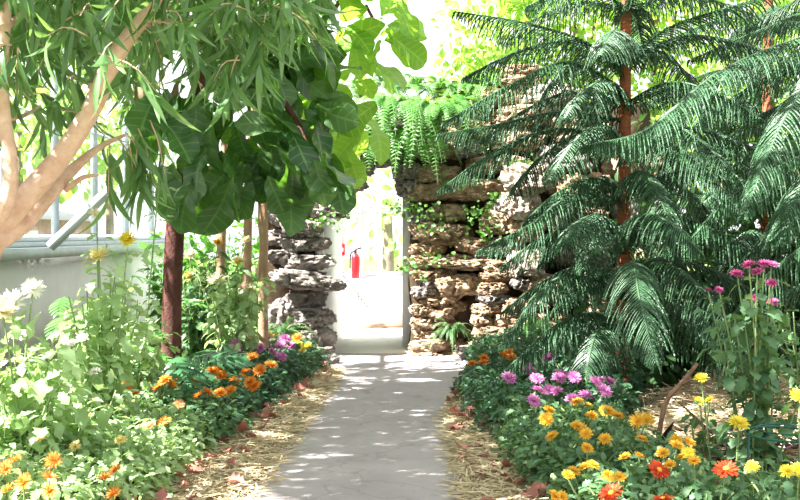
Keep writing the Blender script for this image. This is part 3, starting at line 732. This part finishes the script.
def philodendron(label, c, n, size, stalk, spread=(0, 6.28), mat='philo', tops=None):
    t = thing('split_leaf_philodendron', label, 'foliage plant', c); m = MB(); lv = MB()
    for k in range(n):
        a = spread[0] + (spread[1] - spread[0]) * (k + U(0, .6)) / n; s = stalk * U(.55, 1.1); e = U(.6, 1.25)
        d_ = np.array([math.cos(a) * math.cos(e), math.sin(a) * math.cos(e), math.sin(e)]); tip = c + d_ * s
        tube(m, spline([c, c + d_ * s * .5 + UP * .05 * s, tip], 6), [.011, .006], 5)
        D = np.array([[d_[0] * 1.4, d_[1] * 1.4, U(-.35, .25)]])
        place(lv, LOBED, [tip], D, np.array([[d_[0] * -.2, d_[1] * -.2 - .35, 1]]), size * U(.75, 1.15))
    m.build('stalk', M['stem'], t); lv.build('foliage', M[mat], t)
philodendron('dark split-leaf philodendron spreading under the fig trunk', base(200, 8.0), 16, .42, .55)
philodendron('split-leaf philodendron behind the orange flowers near the tan stems', base(222, 8.8), 13, .34, .42)
philodendron('split-leaf philodendron fanning between tall sunlit chrysanthemums and dark trunk', base(168, 7.4), 11, .42, .55)
philodendron('light split-leaf philodendron peeking beside the low white wall', P(82, 300, 8.4) * [1, 1, 0], 8, .34, 1.1, (-2.0, 2.0), mat='fern')

def fern(label, c, n, length, mat='fern', arch_=.9, a0=0, a1=6.283, hang=0., name='fern', cat='fern', group=None, width=.06):
    t = thing(name, label, cat, c, group); lv = MB(); ax = MB()
    lt = grid_leaf([.05, .12, .11, .08, .01], 1, .2, .25)
    for k in range(n):
        a = U(a0, a1); L = length * U(.6, 1.1); e = U(.25, 1.15) * arch_; out = np.array([math.cos(a), math.sin(a), 0])
        ts = np.linspace(0, 1, 22)
        droop = U(.55, 1.0) + hang
        pts = c + out * (L * ts * math.cos(e) * (1 - .25 * ts))[:, None] + UP * (L * (ts * math.sin(e) - droop * ts ** 2))[:, None]
        T = nrm(np.gradient(pts, axis=0)); sd = nrm(np.cross(T, UP + .001)); nm = np.cross(sd, T)
        tube(ax, pts[::3], [.004, .0015], 3)
        wl = width * np.sin(np.pi * (.1 + .86 * ts)) ** .6 * U(.85, 1.1)
        for s in (-1, 1): place(lv, lt, pts[1:], (s * sd + T * .45)[1:], nm[1:], wl[1:] * 1.0)
    lv.build('fronds', M[mat], t); ax.build('stem', M['stem'], t)
    return t
fern('feathery fern at the foot of the rock pillar beside the doorway', base(283, 10.6) + UP * .35, 44, .6, 'fern_dark', width=.04)
fern('small fern low beside the rock pillar and pink flowers', base(302, 10.9) + UP * .12, 36, .45, 'fern', width=.035)
fern('dark fern growing in the shaded niche of the rock wall', P(452, 330, 11.0), 60, .42, 'fern_dark', a0=math.pi * .8, a1=2.2 * math.pi, width=.03)
fern('bright green fern upright against the rocks beside the pine', P(541, 322, 10.6), 26, .5, 'fern', width=.045, a0=math.pi * .9, a1=2.1 * math.pi)
fern('dark fern between the rock wall foot and pink flowers', P(520, 350, 10.3), 44, .5, 'fern_dark', width=.035)
topf = [(362, 118, 24, .75, 'on the arch top nearest the broad-leaf fig'), (385, 105, 26, .8, 'on the arch top over the doorway, second from the fig'), (408, 110, 26, .8, 'on the arch top over the doorway, third from the fig'),
        (432, 112, 24, .8, 'at the arch corner over the door frame'), (452, 108, 20, .7, 'on the wall top next to the arch corner'), (398, 135, 22, .65, 'hanging low over the doorway'), (425, 140, 18, .6, 'hanging down the rocks right of the doorway'), (368, 140, 16, .6, 'hanging at the arch side nearest the fig')]
for px, py, n, L, w in topf:
    fern('lush green fern ' + w, P(px, py, 11.25), n + 8, L, 'fern', a0=math.pi * .85, a1=2.15 * math.pi, hang=.25, width=.085)
for px, py, w in ((470, 92, 'on the wall top among pale rocks'), (440, 90, 'standing on the wall top behind the arch ferns'), (385, 88, 'standing on the arch top against the sky'), (360, 98, 'standing on the arch top behind the broad fig leaves'), (415, 90, 'standing on the arch top right over the doorway'), (490, 86, 'standing on the wall top under the pine tip'), (455, 100, 'rooted between stones above the arch corner')):
    fern('upright airy fern ' + w, P(px, py, 11.6), 34, .62, 'fern', 1.15, width=.05)

def creeper(label, c, n, r, size, mat='ivy'):
    m = MB(); O = c + rng.normal(0, 1, (n, 3)) * np.array([r, .05, r * .6]); D = rng.normal(0, 1, (n, 3)) + [0, -.5, -.4]
    split_place(m, IVY, O, D, np.tile([0, -1.0, .4], (n, 1)) + rng.normal(0, .3, (n, 3)), size * U(.6, 1.3, n))
    o = m.build('creeper', M[mat], None, origin=c); tag(o, label, 'creeper', kind='thing')
for px, py, n, w in ((410, 265, 26, 'by the door frame at handle height'), (421, 208, 22, 'on the rocks near the door frame top'), (478, 213, 34, 'in the dark cleft of the rock wall'), (455, 180, 22, 'between two tan slabs under the arch ferns'), (497, 198, 16, 'on the pale protruding rock'), (442, 258, 14, 'on the long tan slab of the rock wall'), (432, 223, 20, 'on the rocks left of the cleft'),
                  (330, 220, 26, 'beside the rock pillar top'), (485, 232, 26, 'below the cleft of the rock wall'), (400, 205, 14, 'dangling at the door frame top'), (520, 160, 20, 'along the top of the pale rocks')):
    creeper('small green creeper ' + w, P(px, py, 11.14), int(n * 1.6), .1, .05)

def strap(label, c, n, L, mat, name='purple_strap_plant'):
    m = MB(); a = U(0, 6.28, n); D = np.stack([np.cos(a), np.sin(a), U(.3, 1.6, n)], -1)
    split_place(m, STRAP, np.tile(c, (n, 1)), D, np.tile(UP, (n, 1)) + rng.normal(0, .2, (n, 3)), L * U(.6, 1.1, n))
    o = m.build(name, M[mat], None, origin=c); tag(o, label, 'foliage plant')
strap('greyish purple strap-leaved plant behind the golden flowers', base(640, 5.15), 16, .62, 'purple')
strap('dark purple strap-leaved plant behind the yellow blooms', base(735, 6.0), 18, .6, 'darkpurple')
strap('dark purple strap-leaved plant beneath the dead stalk', base(655, 5.9), 14, .5, 'darkpurple')
strap('dark purple strap-leaved plant in the shade beside the tall pink flowers', base(770, 6.4), 14, .6, 'darkpurple')

# dead stalk and wire hoop
m_ = MB(); a, b_ = P(652, 440, 5.4), P(697, 364, 5.6)
a[2] = .03; pts = spline([a, P(664, 408, 5.4), P(682, 383, 5.5), b_], 12)
tube(m_, pts, [.016, .013, .014, .01], 8); tube(m_, [pts[7], pts[7] + np.array([.05, -.02, .03])], [.012, .006], 6)
tag(m_.build('dead_stalk', M['stick'], None, origin=a), 'brown cut woody stalk leaning among the golden flowers', 'stick')
hc = P(785, 434, 4.7); h = thing('plant_support', 'green wire plant support hoop standing in the straw', 'plant support', (hc[0], hc[1], .03))
th = np.linspace(0, 2 * np.pi, 40)
m_ = MB(); tube(m_, [hc + np.array([.18 * math.cos(x), .18 * math.sin(x), 0]) for x in th], .005, 6, cap=False); m_.build('ring', M['hoop'], h)
m_ = MB(); tube(m_, [hc + np.array([.13 * math.cos(x), .13 * math.sin(x), .022]) for x in th], .004, 6, cap=False); m_.build('ring', M['hoop'], h)
for q, (dx, dy) in enumerate(((0, -.18), (.156, .09), (-.156, .09))):
    m_ = MB(); tube(m_, [np.array([hc[0] + dx * .9, hc[1] + dy, 0]), np.array([hc[0] + dx * .9, hc[1] + dy, hc[2] + .02])], .0085 if q == 0 else .006, 6); m_.build('post', M['hoop'], h)
m_ = MB()
for dx, dy in ((0, -.18), (.156, .09), (-.156, .09)): bar(m_, hc + np.array([dx, dy, 0]), hc + np.array([dx * .7, dy * .7, .022]), .008)
m_.build('spoke', M['hoop'], h)

# ------------------------------------------------------------------ willowy tree, front left
t = thing('willow_leaf_fig', 'pink-barked fig tree with long narrow drooping leaves, leaning over the white flowers', 'tree', base(-60, 4.6))
root = base(-60, 4.6)
LIMBS = [
    ([root, P(-30, 320, 4.6), P(-5, 240, 4.55), P(28, 195, 4.5), P(62, 155, 4.5), P(92, 108, 4.5), P(108, 72, 4.45), P(125, 42, 4.4), P(155, 0, 4.4), P(175, -60, 4.4), P(180, -160, 4.4)], [.09, .075, .06, .06, .055, .05, .05, .042, .035, .03, .02]),
    ([root + [-.1, -.1, 0], P(-45, 320, 4.4), P(-30, 260, 4.35), P(6, 205, 4.3), P(10, 160, 4.3), P(3, 110, 4.3), P(2, 50, 4.3), P(5, 0, 4.3), P(0, -120, 4.4)], [.08, .06, .05, .04, .035, .035, .035, .03, .02]),
    ([P(-10, 245, 4.5), P(22, 225, 4.6), P(50, 195, 4.7), P(70, 172, 4.8), P(98, 148, 4.9), P(125, 135, 5.0)], [.05, .045, .035, .03, .016, .008]),
    ([P(60, 157, 4.5), P(78, 140, 4.7), P(85, 120, 4.9), P(90, 80, 5.1)], [.02, .017, .013, .008]),
    ([P(66, 190, 4.75), P(82, 178, 4.7), P(98, 175, 4.6)], [.015, .012, .006]),
    ([P(2, 30, 4.3), P(15, 20, 4.5), P(35, 6, 4.6), P(60, -20, 4.7)], [.018, .016, .013, .01]),
    ([P(118, 50, 4.4), P(150, 24, 4.7), P(190, 20, 4.9), P(230, 8, 5.0)], [.016, .012, .009, .005]),
    ([P(5, 120, 4.3), P(25, 115, 4.6), P(40, 106, 4.8)], [.012, .01, .005]),
    ([P(155, 0, 4.4), P(200, -40, 4.5), P(250, -60, 4.6), P(290, -50, 4.7)], [.025, .018, .012, .006]),
    ([P(180, -100, 4.4), P(260, -190, 5.0), P(330, -260, 5.6)], [.03, .02, .01]),
    ([P(0, -60, 4.4), P(-60, -160, 4.9), P(-80, -260, 5.6)], [.03, .02, .01]),
    ([P(175, -120, 4.4), P(120, -230, 5.2), P(120, -300, 6.4)], [.03, .02, .01]),
    ([P(180, -160, 4.4), np.array([-1.2, 6, 3.9]), np.array([-1.6, 7.5, 4.1]), np.array([-1.8, 9.0, 4.2])], [.035, .025, .018, .01]),  # unseen limbs from here on, added to carry the shading sprigs
    ([P(180, -160, 4.4), np.array([-.2, 5.6, 4.3]), np.array([.8, 6.8, 4.9]), np.array([1.6, 8, 5.2])], [.035, .025, .018, .01]),
    ([P(180, -160, 4.4), np.array([-1.2, 3.9, 3.9]), np.array([-1.5, 3.0, 4.2]), np.array([-2.2, 2.3, 4.3])], [.035, .025, .018, .01]),
]
m_ = MB()
for pts, r_ in LIMBS[:2]: tube(m_, spline(pts, 40), [q * .88 for q in r_], 12)
m_.build('trunk', M['alii_bark'], t)
for pts, r_ in LIMBS[2:]:
    m_ = MB(); tube(m_, spline(pts, 14), r_, 8); m_.build('branch', M['alii_bark'], t)
lv = MB(); tw = MB()
def alii_sprig(o, n, L=.24, dirv=None, down=1.0):
    d_ = nrm(np.array([U(-1, 1), U(-1, 1), U(-.9, .2)]) if dirv is None else dirv); ln = U(.12, .28); pts = spline([o, o + d_ * ln * .6 + UP * .02, o + d_ * ln - UP * .04], 6)
    tube(tw, pts, [.004, .002], 4)
    tt = U(.1, 1, n) * 5; i0 = np.minimum(tt.astype(int), 4); O = pts[i0] + (pts[i0 + 1] - pts[i0]) * (tt - i0)[:, None]
    D = rng.normal(0, .45, (n, 3)) + d_ * .5 + np.array([0, 0, -down])
    split_place(lv, LANCE, O, D, rng.normal(0, 1, (n, 3)), L * U(.7, 1.2, n))
for q in range(92):
    px, py = U(-30, 215), U(-70, 95)
    if px > 120 and py > 55: continue
    alii_sprig(P(px, py, U(4.1, 5.4)), 9)
for q in range(30): alii_sprig(P(U(200, 300), U(-60, 15), U(4.3, 4.9)), 10)
for px, py, d_ in ((12, 45, 4.2), (18, 48, 4.2), (30, 95, 4.6), (60, 110, 5), (140, 25, 4.4), (222, 40, 4.4), (250, 20, 4.4), (238, 55, 4.4), (266, 12, 4.4), (240, 60, 4.4), (205, 15, 4.5), (275, 8, 4.5)): alii_sprig(P(px, py, d_), 10)
for px, py in ((125, 132), (118, 138), (132, 135), (110, 145), (128, 142), (138, 128), (150, 120)): alii_sprig(P(px, py, 4.9), 7, .27, (U(-.2, .5), 0, -.8))
def shade_crown(n, k, xr, yr, zr):  # extra sprigs added, mostly out of view, to shade path and beds
    for q in range(n):
        x, y, z = U(*xr), U(*yr), U(*zr)
        if 400 + x / y * 1000 > 150: z = max(z, 1.4 + .24 * y + .42)
        alii_sprig(np.array([x, y, z]), k, .27)
shade_crown(560, 14, (-3.25, -1.3), (4.0, 9.6), (2.75, 4.1))
shade_crown(300, 14, (-3.42, -2.5), (3.8, 7.2), (2.85, 4.2))
shade_crown(260, 14, (-2.7, -.5), (2.2, 4.3), (3.4, 4.8))
shade_crown(300, 12, (-1.4, .4), (4.2, 9.4), (3.1, 4.7))
shade_crown(170, 12, (.2, 1.8), (4.6, 8.6), (4.3, 5.6))
tw.build('twigs', M['alii_bark'], t)['kind'] = 'stuff'; lv.build('foliage', M['alii_leaf'], t)

# ------------------------------------------------------------------ fiddle-leaf figs
def fiddle_foliage(m, blobs, size, center):
    for (px, py, d_, rx, ry, n) in blobs:
        a = U(0, 6.28, n); q = np.sqrt(U(0, 1, n)); O = np.array([P(px + rx * s * math.cos(w), py + ry * s * math.sin(w), d_ + U(-.5, .5)) for w, s in zip(a, q)])
        D = nrm(O - center) * .8 + rng.normal(0, .5, (n, 3)) + [0, 0, -.45]
        split_place(m, FIDDLE, O - nrm(D) * size * .5, D, UP * .6 + np.array([0, -.7, 0]) + rng.normal(0, .45, (n, 3)), size * U(.7, 1.15, n))
tr = base(171, 8.2)
t = thing('fiddle_leaf_fig', 'fiddle-leaf fig tree with dark reddish trunk and big dark leaves', 'tree', tr)
m_ = MB(); tube(m_, spline([tr, P(172, 300, 8.2), P(177, 210, 8.2), P(190, 150, 8.2), P(204, 80, 8.2), P(218, 0, 8.2), P(225, -90, 8.2)], 30), [.09, .08, .078, .072, .064, .05, .03], 12); m_.build('trunk', M['fig_bark'], t)
for pts in ([P(184, 170, 8.2), P(200, 150, 8.0), P(215, 135, 7.9)], [P(202, 85, 8.2), P(250, 60, 8.0), P(290, 40, 7.9)], [P(210, 50, 8.2), P(180, 20, 8.1), P(150, 0, 8.1)], [P(250, 60, 8.0), P(290, 110, 7.8), P(310, 150, 7.7)]):
    m_ = MB(); tube(m_, spline(pts, 10), [.035, .022, .012], 7); m_.build('branch', M['fig_bark'], t)
m_ = MB()
fiddle_foliage(m_, [(258, 105, 7.9, 72, 62, 46), (225, 178, 7.9, 42, 34, 18), (300, 165, 7.8, 40, 48, 20), (268, 195, 7.9, 30, 22, 9), (160, 125, 7.9, 24, 34, 12), (184, 190, 7.7, 24, 24, 9), (290, 60, 8.1, 60, 50, 26), (240, -60, 8.2, 150, 80, 90), (150, 0, 8.3, 80, 60, 30), (230, 20, 8.3, 90, 40, 30)], .46, P(240, 100, 8.2))
m_.build('foliage', M['fig_leaf'], t)
m_ = MB(); fiddle_foliage(m_, [(150, 92, 7.9, 20, 14, 4)], .46, P(170, 60, 8.2)); m_.build('dry_foliage', M['fig_dry'], t)
tr = base(258, 9.4)
t = thing('fiddle_leaf_fig', 'fiddle-leaf fig with slender tan stems and bright yellow-green leaves beside the sky gap', 'tree', tr)
for x0, x1, y1 in ((222, 226, 90), (248, 252, 100), (264, 261, 80)):
    m_ = MB(); b0 = base(x0, 9.4); tube(m_, spline([b0, P(x0 - 1, 290, 9.4), P(x0, 220, 9.4), P(x1, y1, 9.5)], 16), [.05, .045, .04, .025], 9); m_.build('trunk', M['tan_bark'], t)
for pts in ([P(261, 85, 9.5), P(300, 70, 9.4), P(345, 52, 9.3), P(372, 25, 9.3), P(366, 5, 9.3)], [P(261, 130, 9.5), P(300, 110, 9.4), P(340, 120, 9.3)], [P(300, 70, 9.4), P(340, 0, 9.4), P(370, -60, 9.4)]):
    m_ = MB(); tube(m_, spline(pts, 14), [.03, .02, .014], 7); m_.build('branch', M['fig_bark'], t)
m_ = MB(); fiddle_foliage(m_, [(362, 40, 9.3, 52, 50, 24), (326, 112, 9.3, 26, 45, 11), (366, 126, 9.2, 16, 14, 3), (325, 30, 9.5, 40, 50, 12), (338, 160, 9.0, 24, 30, 9), (370, -50, 9.4, 90, 50, 30)], .44, P(330, 60, 9.4)); m_.build('foliage', M['fig_backlit'], t)

# ------------------------------------------------------------------ island pines
def pine_frond(axis_pts, blen, parent, nsp=.029, droop=1.0, mat='pine'):
    p = np.asarray(axis_pts, float); Ltot = np.linalg.norm(np.diff(spline(p, 30), axis=0), axis=1).sum()
    n = max(12, int(Ltot / nsp)); A = spline(p, n); T = nrm(np.gradient(A, axis=0)); t = np.linspace(0, 1, n)
    S = nrm(np.cross(T, UP + 1e-3))
    prof = blen * np.minimum(1, .55 + t * 2.0) * np.clip((1.02 - t) / .35, .12, 1) ** .8
    m = MB(); ax = MB(); tube(ax, A[::3], [.013, .004], 6)
    K = 6; s = np.linspace(0, 1, K)
    for sg in (-1, 1):
        L = (prof * U(.85, 1.12, n))[:, None, None]
        d0 = (sg * S * (.85 + U(-.15, .15, n))[:, None] + T * (.55 + U(-.1, .15, n))[:, None] - UP * (.15 * droop))[:, None]
        cur = A[:, None] + d0 * L * s[None, :, None] * (1 - .28 * s[None, :, None] * droop) - UP * (L * .62 * droop * s[None, :, None] ** 2)
        # needle-covered twig: many slim blades angled forward round it
        nd = 46; ss = np.linspace(.02, .99, nd) * (K - 1); i0 = np.minimum(ss.astype(int), K - 2); fr = (ss - i0)[None, :, None]
        q = cur[:, i0] * (1 - fr) + cur[:, i0 + 1] * fr; tg = nrm(cur[:, i0 + 1] - cur[:, i0])
        rd = rng.normal(0, 1, q.shape); rd = nrm(rd - tg * (rd * tg).sum(-1, keepdims=True)); pr = np.cross(tg, rd)
        ln = .021 * (1 - .3 * ss / (K - 1))[None, :, None]
        tip = q + rd * ln * .62 + tg * ln; w = pr * .0045
        V = np.stack([q - w, q + w, tip], 2).reshape(-1, 3); F = np.arange(len(V)).reshape(-1, 3)
        m.add(V, F)
        # twig core, three sided
        c3 = nrm(np.cross(nrm(np.gradient(cur, axis=1)), UP + .01)); c4 = np.cross(nrm(np.gradient(cur, axis=1)), c3); rr = .008 * (1 - .7 * s)[None, :, None]
        ring = np.stack([cur + c3 * rr, cur - c3 * rr * .5 + c4 * rr * .87, cur - c3 * rr * .5 - c4 * rr * .87], 2)
        V = ring.reshape(-1, 3); b = (np.arange(n) * K * 3)[:, None, None, None]; i = (np.arange(K - 1) * 3)[None, :, None, None]; fs = np.array([(0, 1, 4, 3), (1, 2, 5, 4), (2, 0, 3, 5)])[None, None]
        m.add(V, (b + i + fs).reshape(-1, 4))
    o = m.build('branch', M[mat], parent); a = ax.build('branch_axis', M['pine_twig'], o, origin=world_loc(parent))
    return o

def pine(label, c, top, r0, whorls, keys, short=1.):
    t = thing('island_pine', label, 'tree', c)
    m = MB(); pts = spline([c, c * .5 + top * .5, top], 40); tube(m, pts, [r0, r0 * .6], 14); m.build('trunk', M['pine_bark'], t)
    for (z, L, n, a0, dr) in whorls:
        o = c + (top - c) * (z / (top[2] - c[2]))
        for k in range(n):
            a = a0 + 6.283 * k / n + U(-.2, .2); d_ = np.array([math.cos(a), math.sin(a), 0]); l = L * U(.85, 1.1) * (short if math.cos(a) < -.25 and z < 2.0 else 1)
            pine_frond([o, o + d_ * l * .35 + UP * .10 * l, o + d_ * l * .7 + UP * (.06 - .12 * dr) * l, o + d_ * l + UP * (-.02 - .3 * dr) * l], .26, t)
    for pts, bl, dr in keys: pine_frond(pts, bl, t, droop=dr)
    return t
c = base(623, 8.0); top = P(626, -160, 8.0); top[1] = 8.0
K1 = [
    ([P(622, 72, 8), P(580, 40, 7.8), P(520, 22, 7.6), P(456, 12, 7.5)], .27, 1),
    ([P(622, 90, 8), P(570, 62, 7.6), P(510, 85, 7.3), P(445, 122, 7.1)], .28, 1),
    ([P(622, 120, 8), P(560, 112, 7.9), P(490, 126, 7.8), P(440, 134, 7.8)], .26, 1),
    ([P(622, 66, 8), P(665, 30, 7.6), P(720, 10, 7.3), P(790, -10, 7.0)], .26, .8),
    ([P(622, 200, 8), P(575, 195, 7.6), P(530, 225, 7.3), P(480, 250, 7.2)], .26, 1),
    ([P(622, 235, 8), P(600, 215, 7.4), P(580, 222, 7.0), P(566, 240, 6.8)], .26, 1),
    ([P(622, 255, 8), P(640, 215, 7.2), P(668, 222, 6.7), P(700, 252, 6.5)], .26, 1),
    ([P(622, 290, 8), P(570, 275, 7.5), P(535, 300, 7.3), P(500, 345, 7.3)], .27, 1),
    ([P(622, 300, 8), P(632, 262, 7.0), P(640, 300, 6.4), P(655, 362, 6.2)], .27, 1),
    ([P(622, 320, 8), P(580, 315, 7.5), P(545, 335, 7.3), P(508, 368, 7.2)], .26, 1),
    ([P(622, 320, 8), P(680, 300, 7.4), P(720, 330, 7.0), P(745, 375, 6.8)], .26, 1),
    ([P(622, 160, 8), P(660, 140, 7.3), P(700, 165, 6.9), P(738, 212, 6.7)], .27, 1),
    ([P(622, 330, 8), P(600, 330, 7.4), P(590, 355, 7.1), P(585, 385, 7.0)], .25, 1),
]
WH1 = [(.7, 1.3, 6, .2, .9), (1.05, 1.5, 6, .7, .9), (1.4, 1.55, 6, .1, .8), (1.75, 1.5, 6, .5, .8), (2.1, 1.45, 6, .9, .7), (2.45, 1.4, 5, .3, .6), (2.8, 1.35, 5, .7, .4), (3.2, 1.2, 5, .1, .3), (3.7, 1.0, 5, .5, .1)]
pine('tall island pine with orange-brown trunk and feathery drooping branches', c, top, .06, WH1, K1, .62)
c2 = base(905, 7.3); top2 = P(900, -160, 7.3); top2[1] = 7.3
K2 = [
    ([P(900, 10, 7.3), P(800, 38, 6.8), P(720, 72, 6.3), P(650, 128, 5.9), P(582, 147, 5.7)], .27, 1),
    ([P(900, 60, 7.3), P(840, 50, 6.6), P(790, 110, 5.9), P(745, 212, 5.6)], .28, 1),
    ([P(900, 140, 7.3), P(850, 130, 6.4), P(800, 190, 5.9), P(770, 240, 5.8)], .26, 1),
    ([P(900, 150, 7.3), P(820, 150, 7.2), P(740, 190, 7.0), P(690, 240, 6.9)], .26, 1),
    ([P(900, 240, 7.3), P(830, 235, 7.0), P(780, 265, 6.9), P(720, 330, 6.8)], .26, 1),
    ([P(900, 20, 7.3), P(820, 10, 7.5), P(760, 30, 7.7), P(690, 60, 7.9)], .25, 1),
    ([P(900, 110, 7.3), P(830, 95, 7.5), P(770, 110, 7.6), P(710, 150, 7.7)], .25, 1),
]
WH2 = [(1.0, 1.3, 5, .4, .9), (1.5, 1.4, 5, .9, .8), (2.0, 1.4, 5, .2, .7), (2.6, 1.3, 5, .6, .5), (3.2, 1.1, 5, .0, .3)]
pine('second island pine at the frame edge with long arching sunlit branches', c2, top2, .07, WH2, K2)

c3 = base(765, 9.6); top3 = P(768, -120, 9.6); top3[1] = 9.6
WH3 = [(.5, 1.2, 6, .1, .8), (.9, 1.4, 6, .6, .8), (1.3, 1.5, 6, .1, .8), (1.7, 1.5, 6, .7, .7), (2.1, 1.5, 6, .3, .6), (2.5, 1.4, 6, .8, .5), (2.9, 1.3, 5, .1, .4), (3.4, 1.1, 5, .5, .3)]
pine('third island pine filling the shade between and behind the other two', c3, top3, .06, WH3, [])

# ------------------------------------------------------------------ background trees and shrubs
def leafy_tree(name, label, c, trunk_h, blobs, n, size, mat, cat='tree', group=None, r=.1, tm=OVAL):
    t = thing(name, label, cat, c, group); m = MB(); lv = MB()
    topc = np.mean([b[0] for b in blobs], 0)
    tube(m, spline([c, (c + topc) / 2 * [1, 1, 1] , topc], 10), [r, r * .5], 8)
    for ctr, rad in blobs:
        tube(m, spline([c * .35 + topc * .65, np.asarray(ctr)], 5), [r * .4, r * .12], 6)
        d_ = rand_dir(n); q = U(0, 1, n)[:, None] ** .45; O = np.asarray(ctr) + d_ * q * np.asarray(rad)
        split_place(lv, tm, O, d_ * .6 + rng.normal(0, .6, (n, 3)) - UP * .3, rng.normal(0, .5, (n, 3)) + UP * .8, size * U(.6, 1.3, n))
    m.build('trunk', M['grey_bark'], t); lv.build('foliage', M[mat], t)
BG = [(500, 30, 15, 1.0), (570, 20, 16, 1.3), (650, 10, 15.5, 1.4), (720, 40, 15, 1.5), (800, 20, 15, 1.5)]
lab = ['behind the wall top beside the sky gap', 'behind the pine trunk tip', 'behind the pine, right of its trunk', 'behind the upper pine branches', 'behind the second pine']
for (px, py, d_, r_), l in zip(BG, lab):
    ctr = P(px, py, d_); bl = [(ctr, (r_, r_, r_ * .8)), (ctr + [r_ * .5, .3, r_ * .8], (r_ * .8,) * 3), (ctr + [-r_ * .2, .2, -r_ * .9], (r_ * .9, r_ * .8, r_ * .8))]
    leafy_tree('leafy_tree', 'sunlit pale green leafy tree ' + l, base(px, d_), 2, bl, 520, .17, 'bgleaf')
SH = [(690, 270, 9.8, .8, 'behind the pine trunk base'), (760, 250, 9.6, .9, 'between the two pines'), (840, 240, 9.4, 1.0, 'behind the second pine'), (720, 160, 10.2, 1.0, 'tall behind the middle pine branches'), (800, 140, 10.2, 1.1, 'tall at the frame edge behind the pines'), (640, 340, 9.6, .7, 'low against the rock wall')]
for px, py, d_, r_, l in SH:
    ctr = P(px, py, d_); leafy_tree('evergreen_shrub', 'dark evergreen shrub ' + l, base(px, d_), 1, [(ctr, (r_, r_ * .7, r_ * .9)), (ctr * [1, 1, .45], (r_, r_ * .7, ctr[2] * .5))], 480, .14, 'bgdark', 'shrub', r=.05)
for px, py, d_, r_, l in ((388, 215, 27, 1.2, 'outside the porch window'),):
    ctr = P(px, py, d_); leafy_tree('leafy_tree', 'pale leafy tree ' + l, base(px, d_), 2, [(ctr, (r_, r_, r_))], 110, .3, 'bgleaf', r=.2)
for px, d_, r_, h_, l in ((178, 12.8, .45, 1.5, 'against the glass behind the dark fig trunk'), (205, 12.6, .7, 1.7, 'behind the slender tan stems'), (243, 12.9, .4, 1.6, 'beside the rock pillar')):
    ctr = base(px, d_) + UP * h_ * .6; leafy_tree('leafy_shrub', 'bright green leafy shrub ' + l, base(px, d_), 1, [(ctr, (r_, r_ * .6, h_ * .5)), (ctr - UP * h_ * .25, (r_, r_ * .6, h_ * .35))], 360, .15, 'fern', 'shrub', r=.03, tm=LANCE + OVAL)
for px, d_, z, l in ((20, 17, 3.2, 'outside the side glazing, behind the pink-barked fig'), (110, 19, 3.4, 'outside the side glazing, behind the dark trunk')):
    ctr = base(px, d_) + UP * z; leafy_tree('leafy_tree', 'bright leafy tree ' + l, base(px, d_), 2, [(ctr, (1.6, 1.6, 1.3))], 500, .25, 'bgleaf')

# ------------------------------------------------------------------ light
w = bpy.data.worlds.new('sky'); bpy.context.scene.world = w; w.use_nodes = True
bg = w.node_tree.nodes['Background']; bg.inputs[0].default_value = (.97, .985, 1, 1); bg.inputs[1].default_value = 1.7
sun = bpy.data.lights.new('sun', 'SUN'); so = bpy.data.objects.new('sun', sun); COL.objects.link(so)
sun.energy = 31; sun.angle = math.radians(.6); sun.color = (1, .96, .9)
so.rotation_euler = Vector((-.62, -.24, .75)).to_track_quat('Z', 'Y').to_euler()
sc = bpy.context.scene
sc.view_settings.view_transform = 'Standard'; sc.view_settings.look = 'None'; sc.view_settings.gamma = 1; sc.view_settings.use_curve_mapping = False
sc.view_settings.exposure = 0
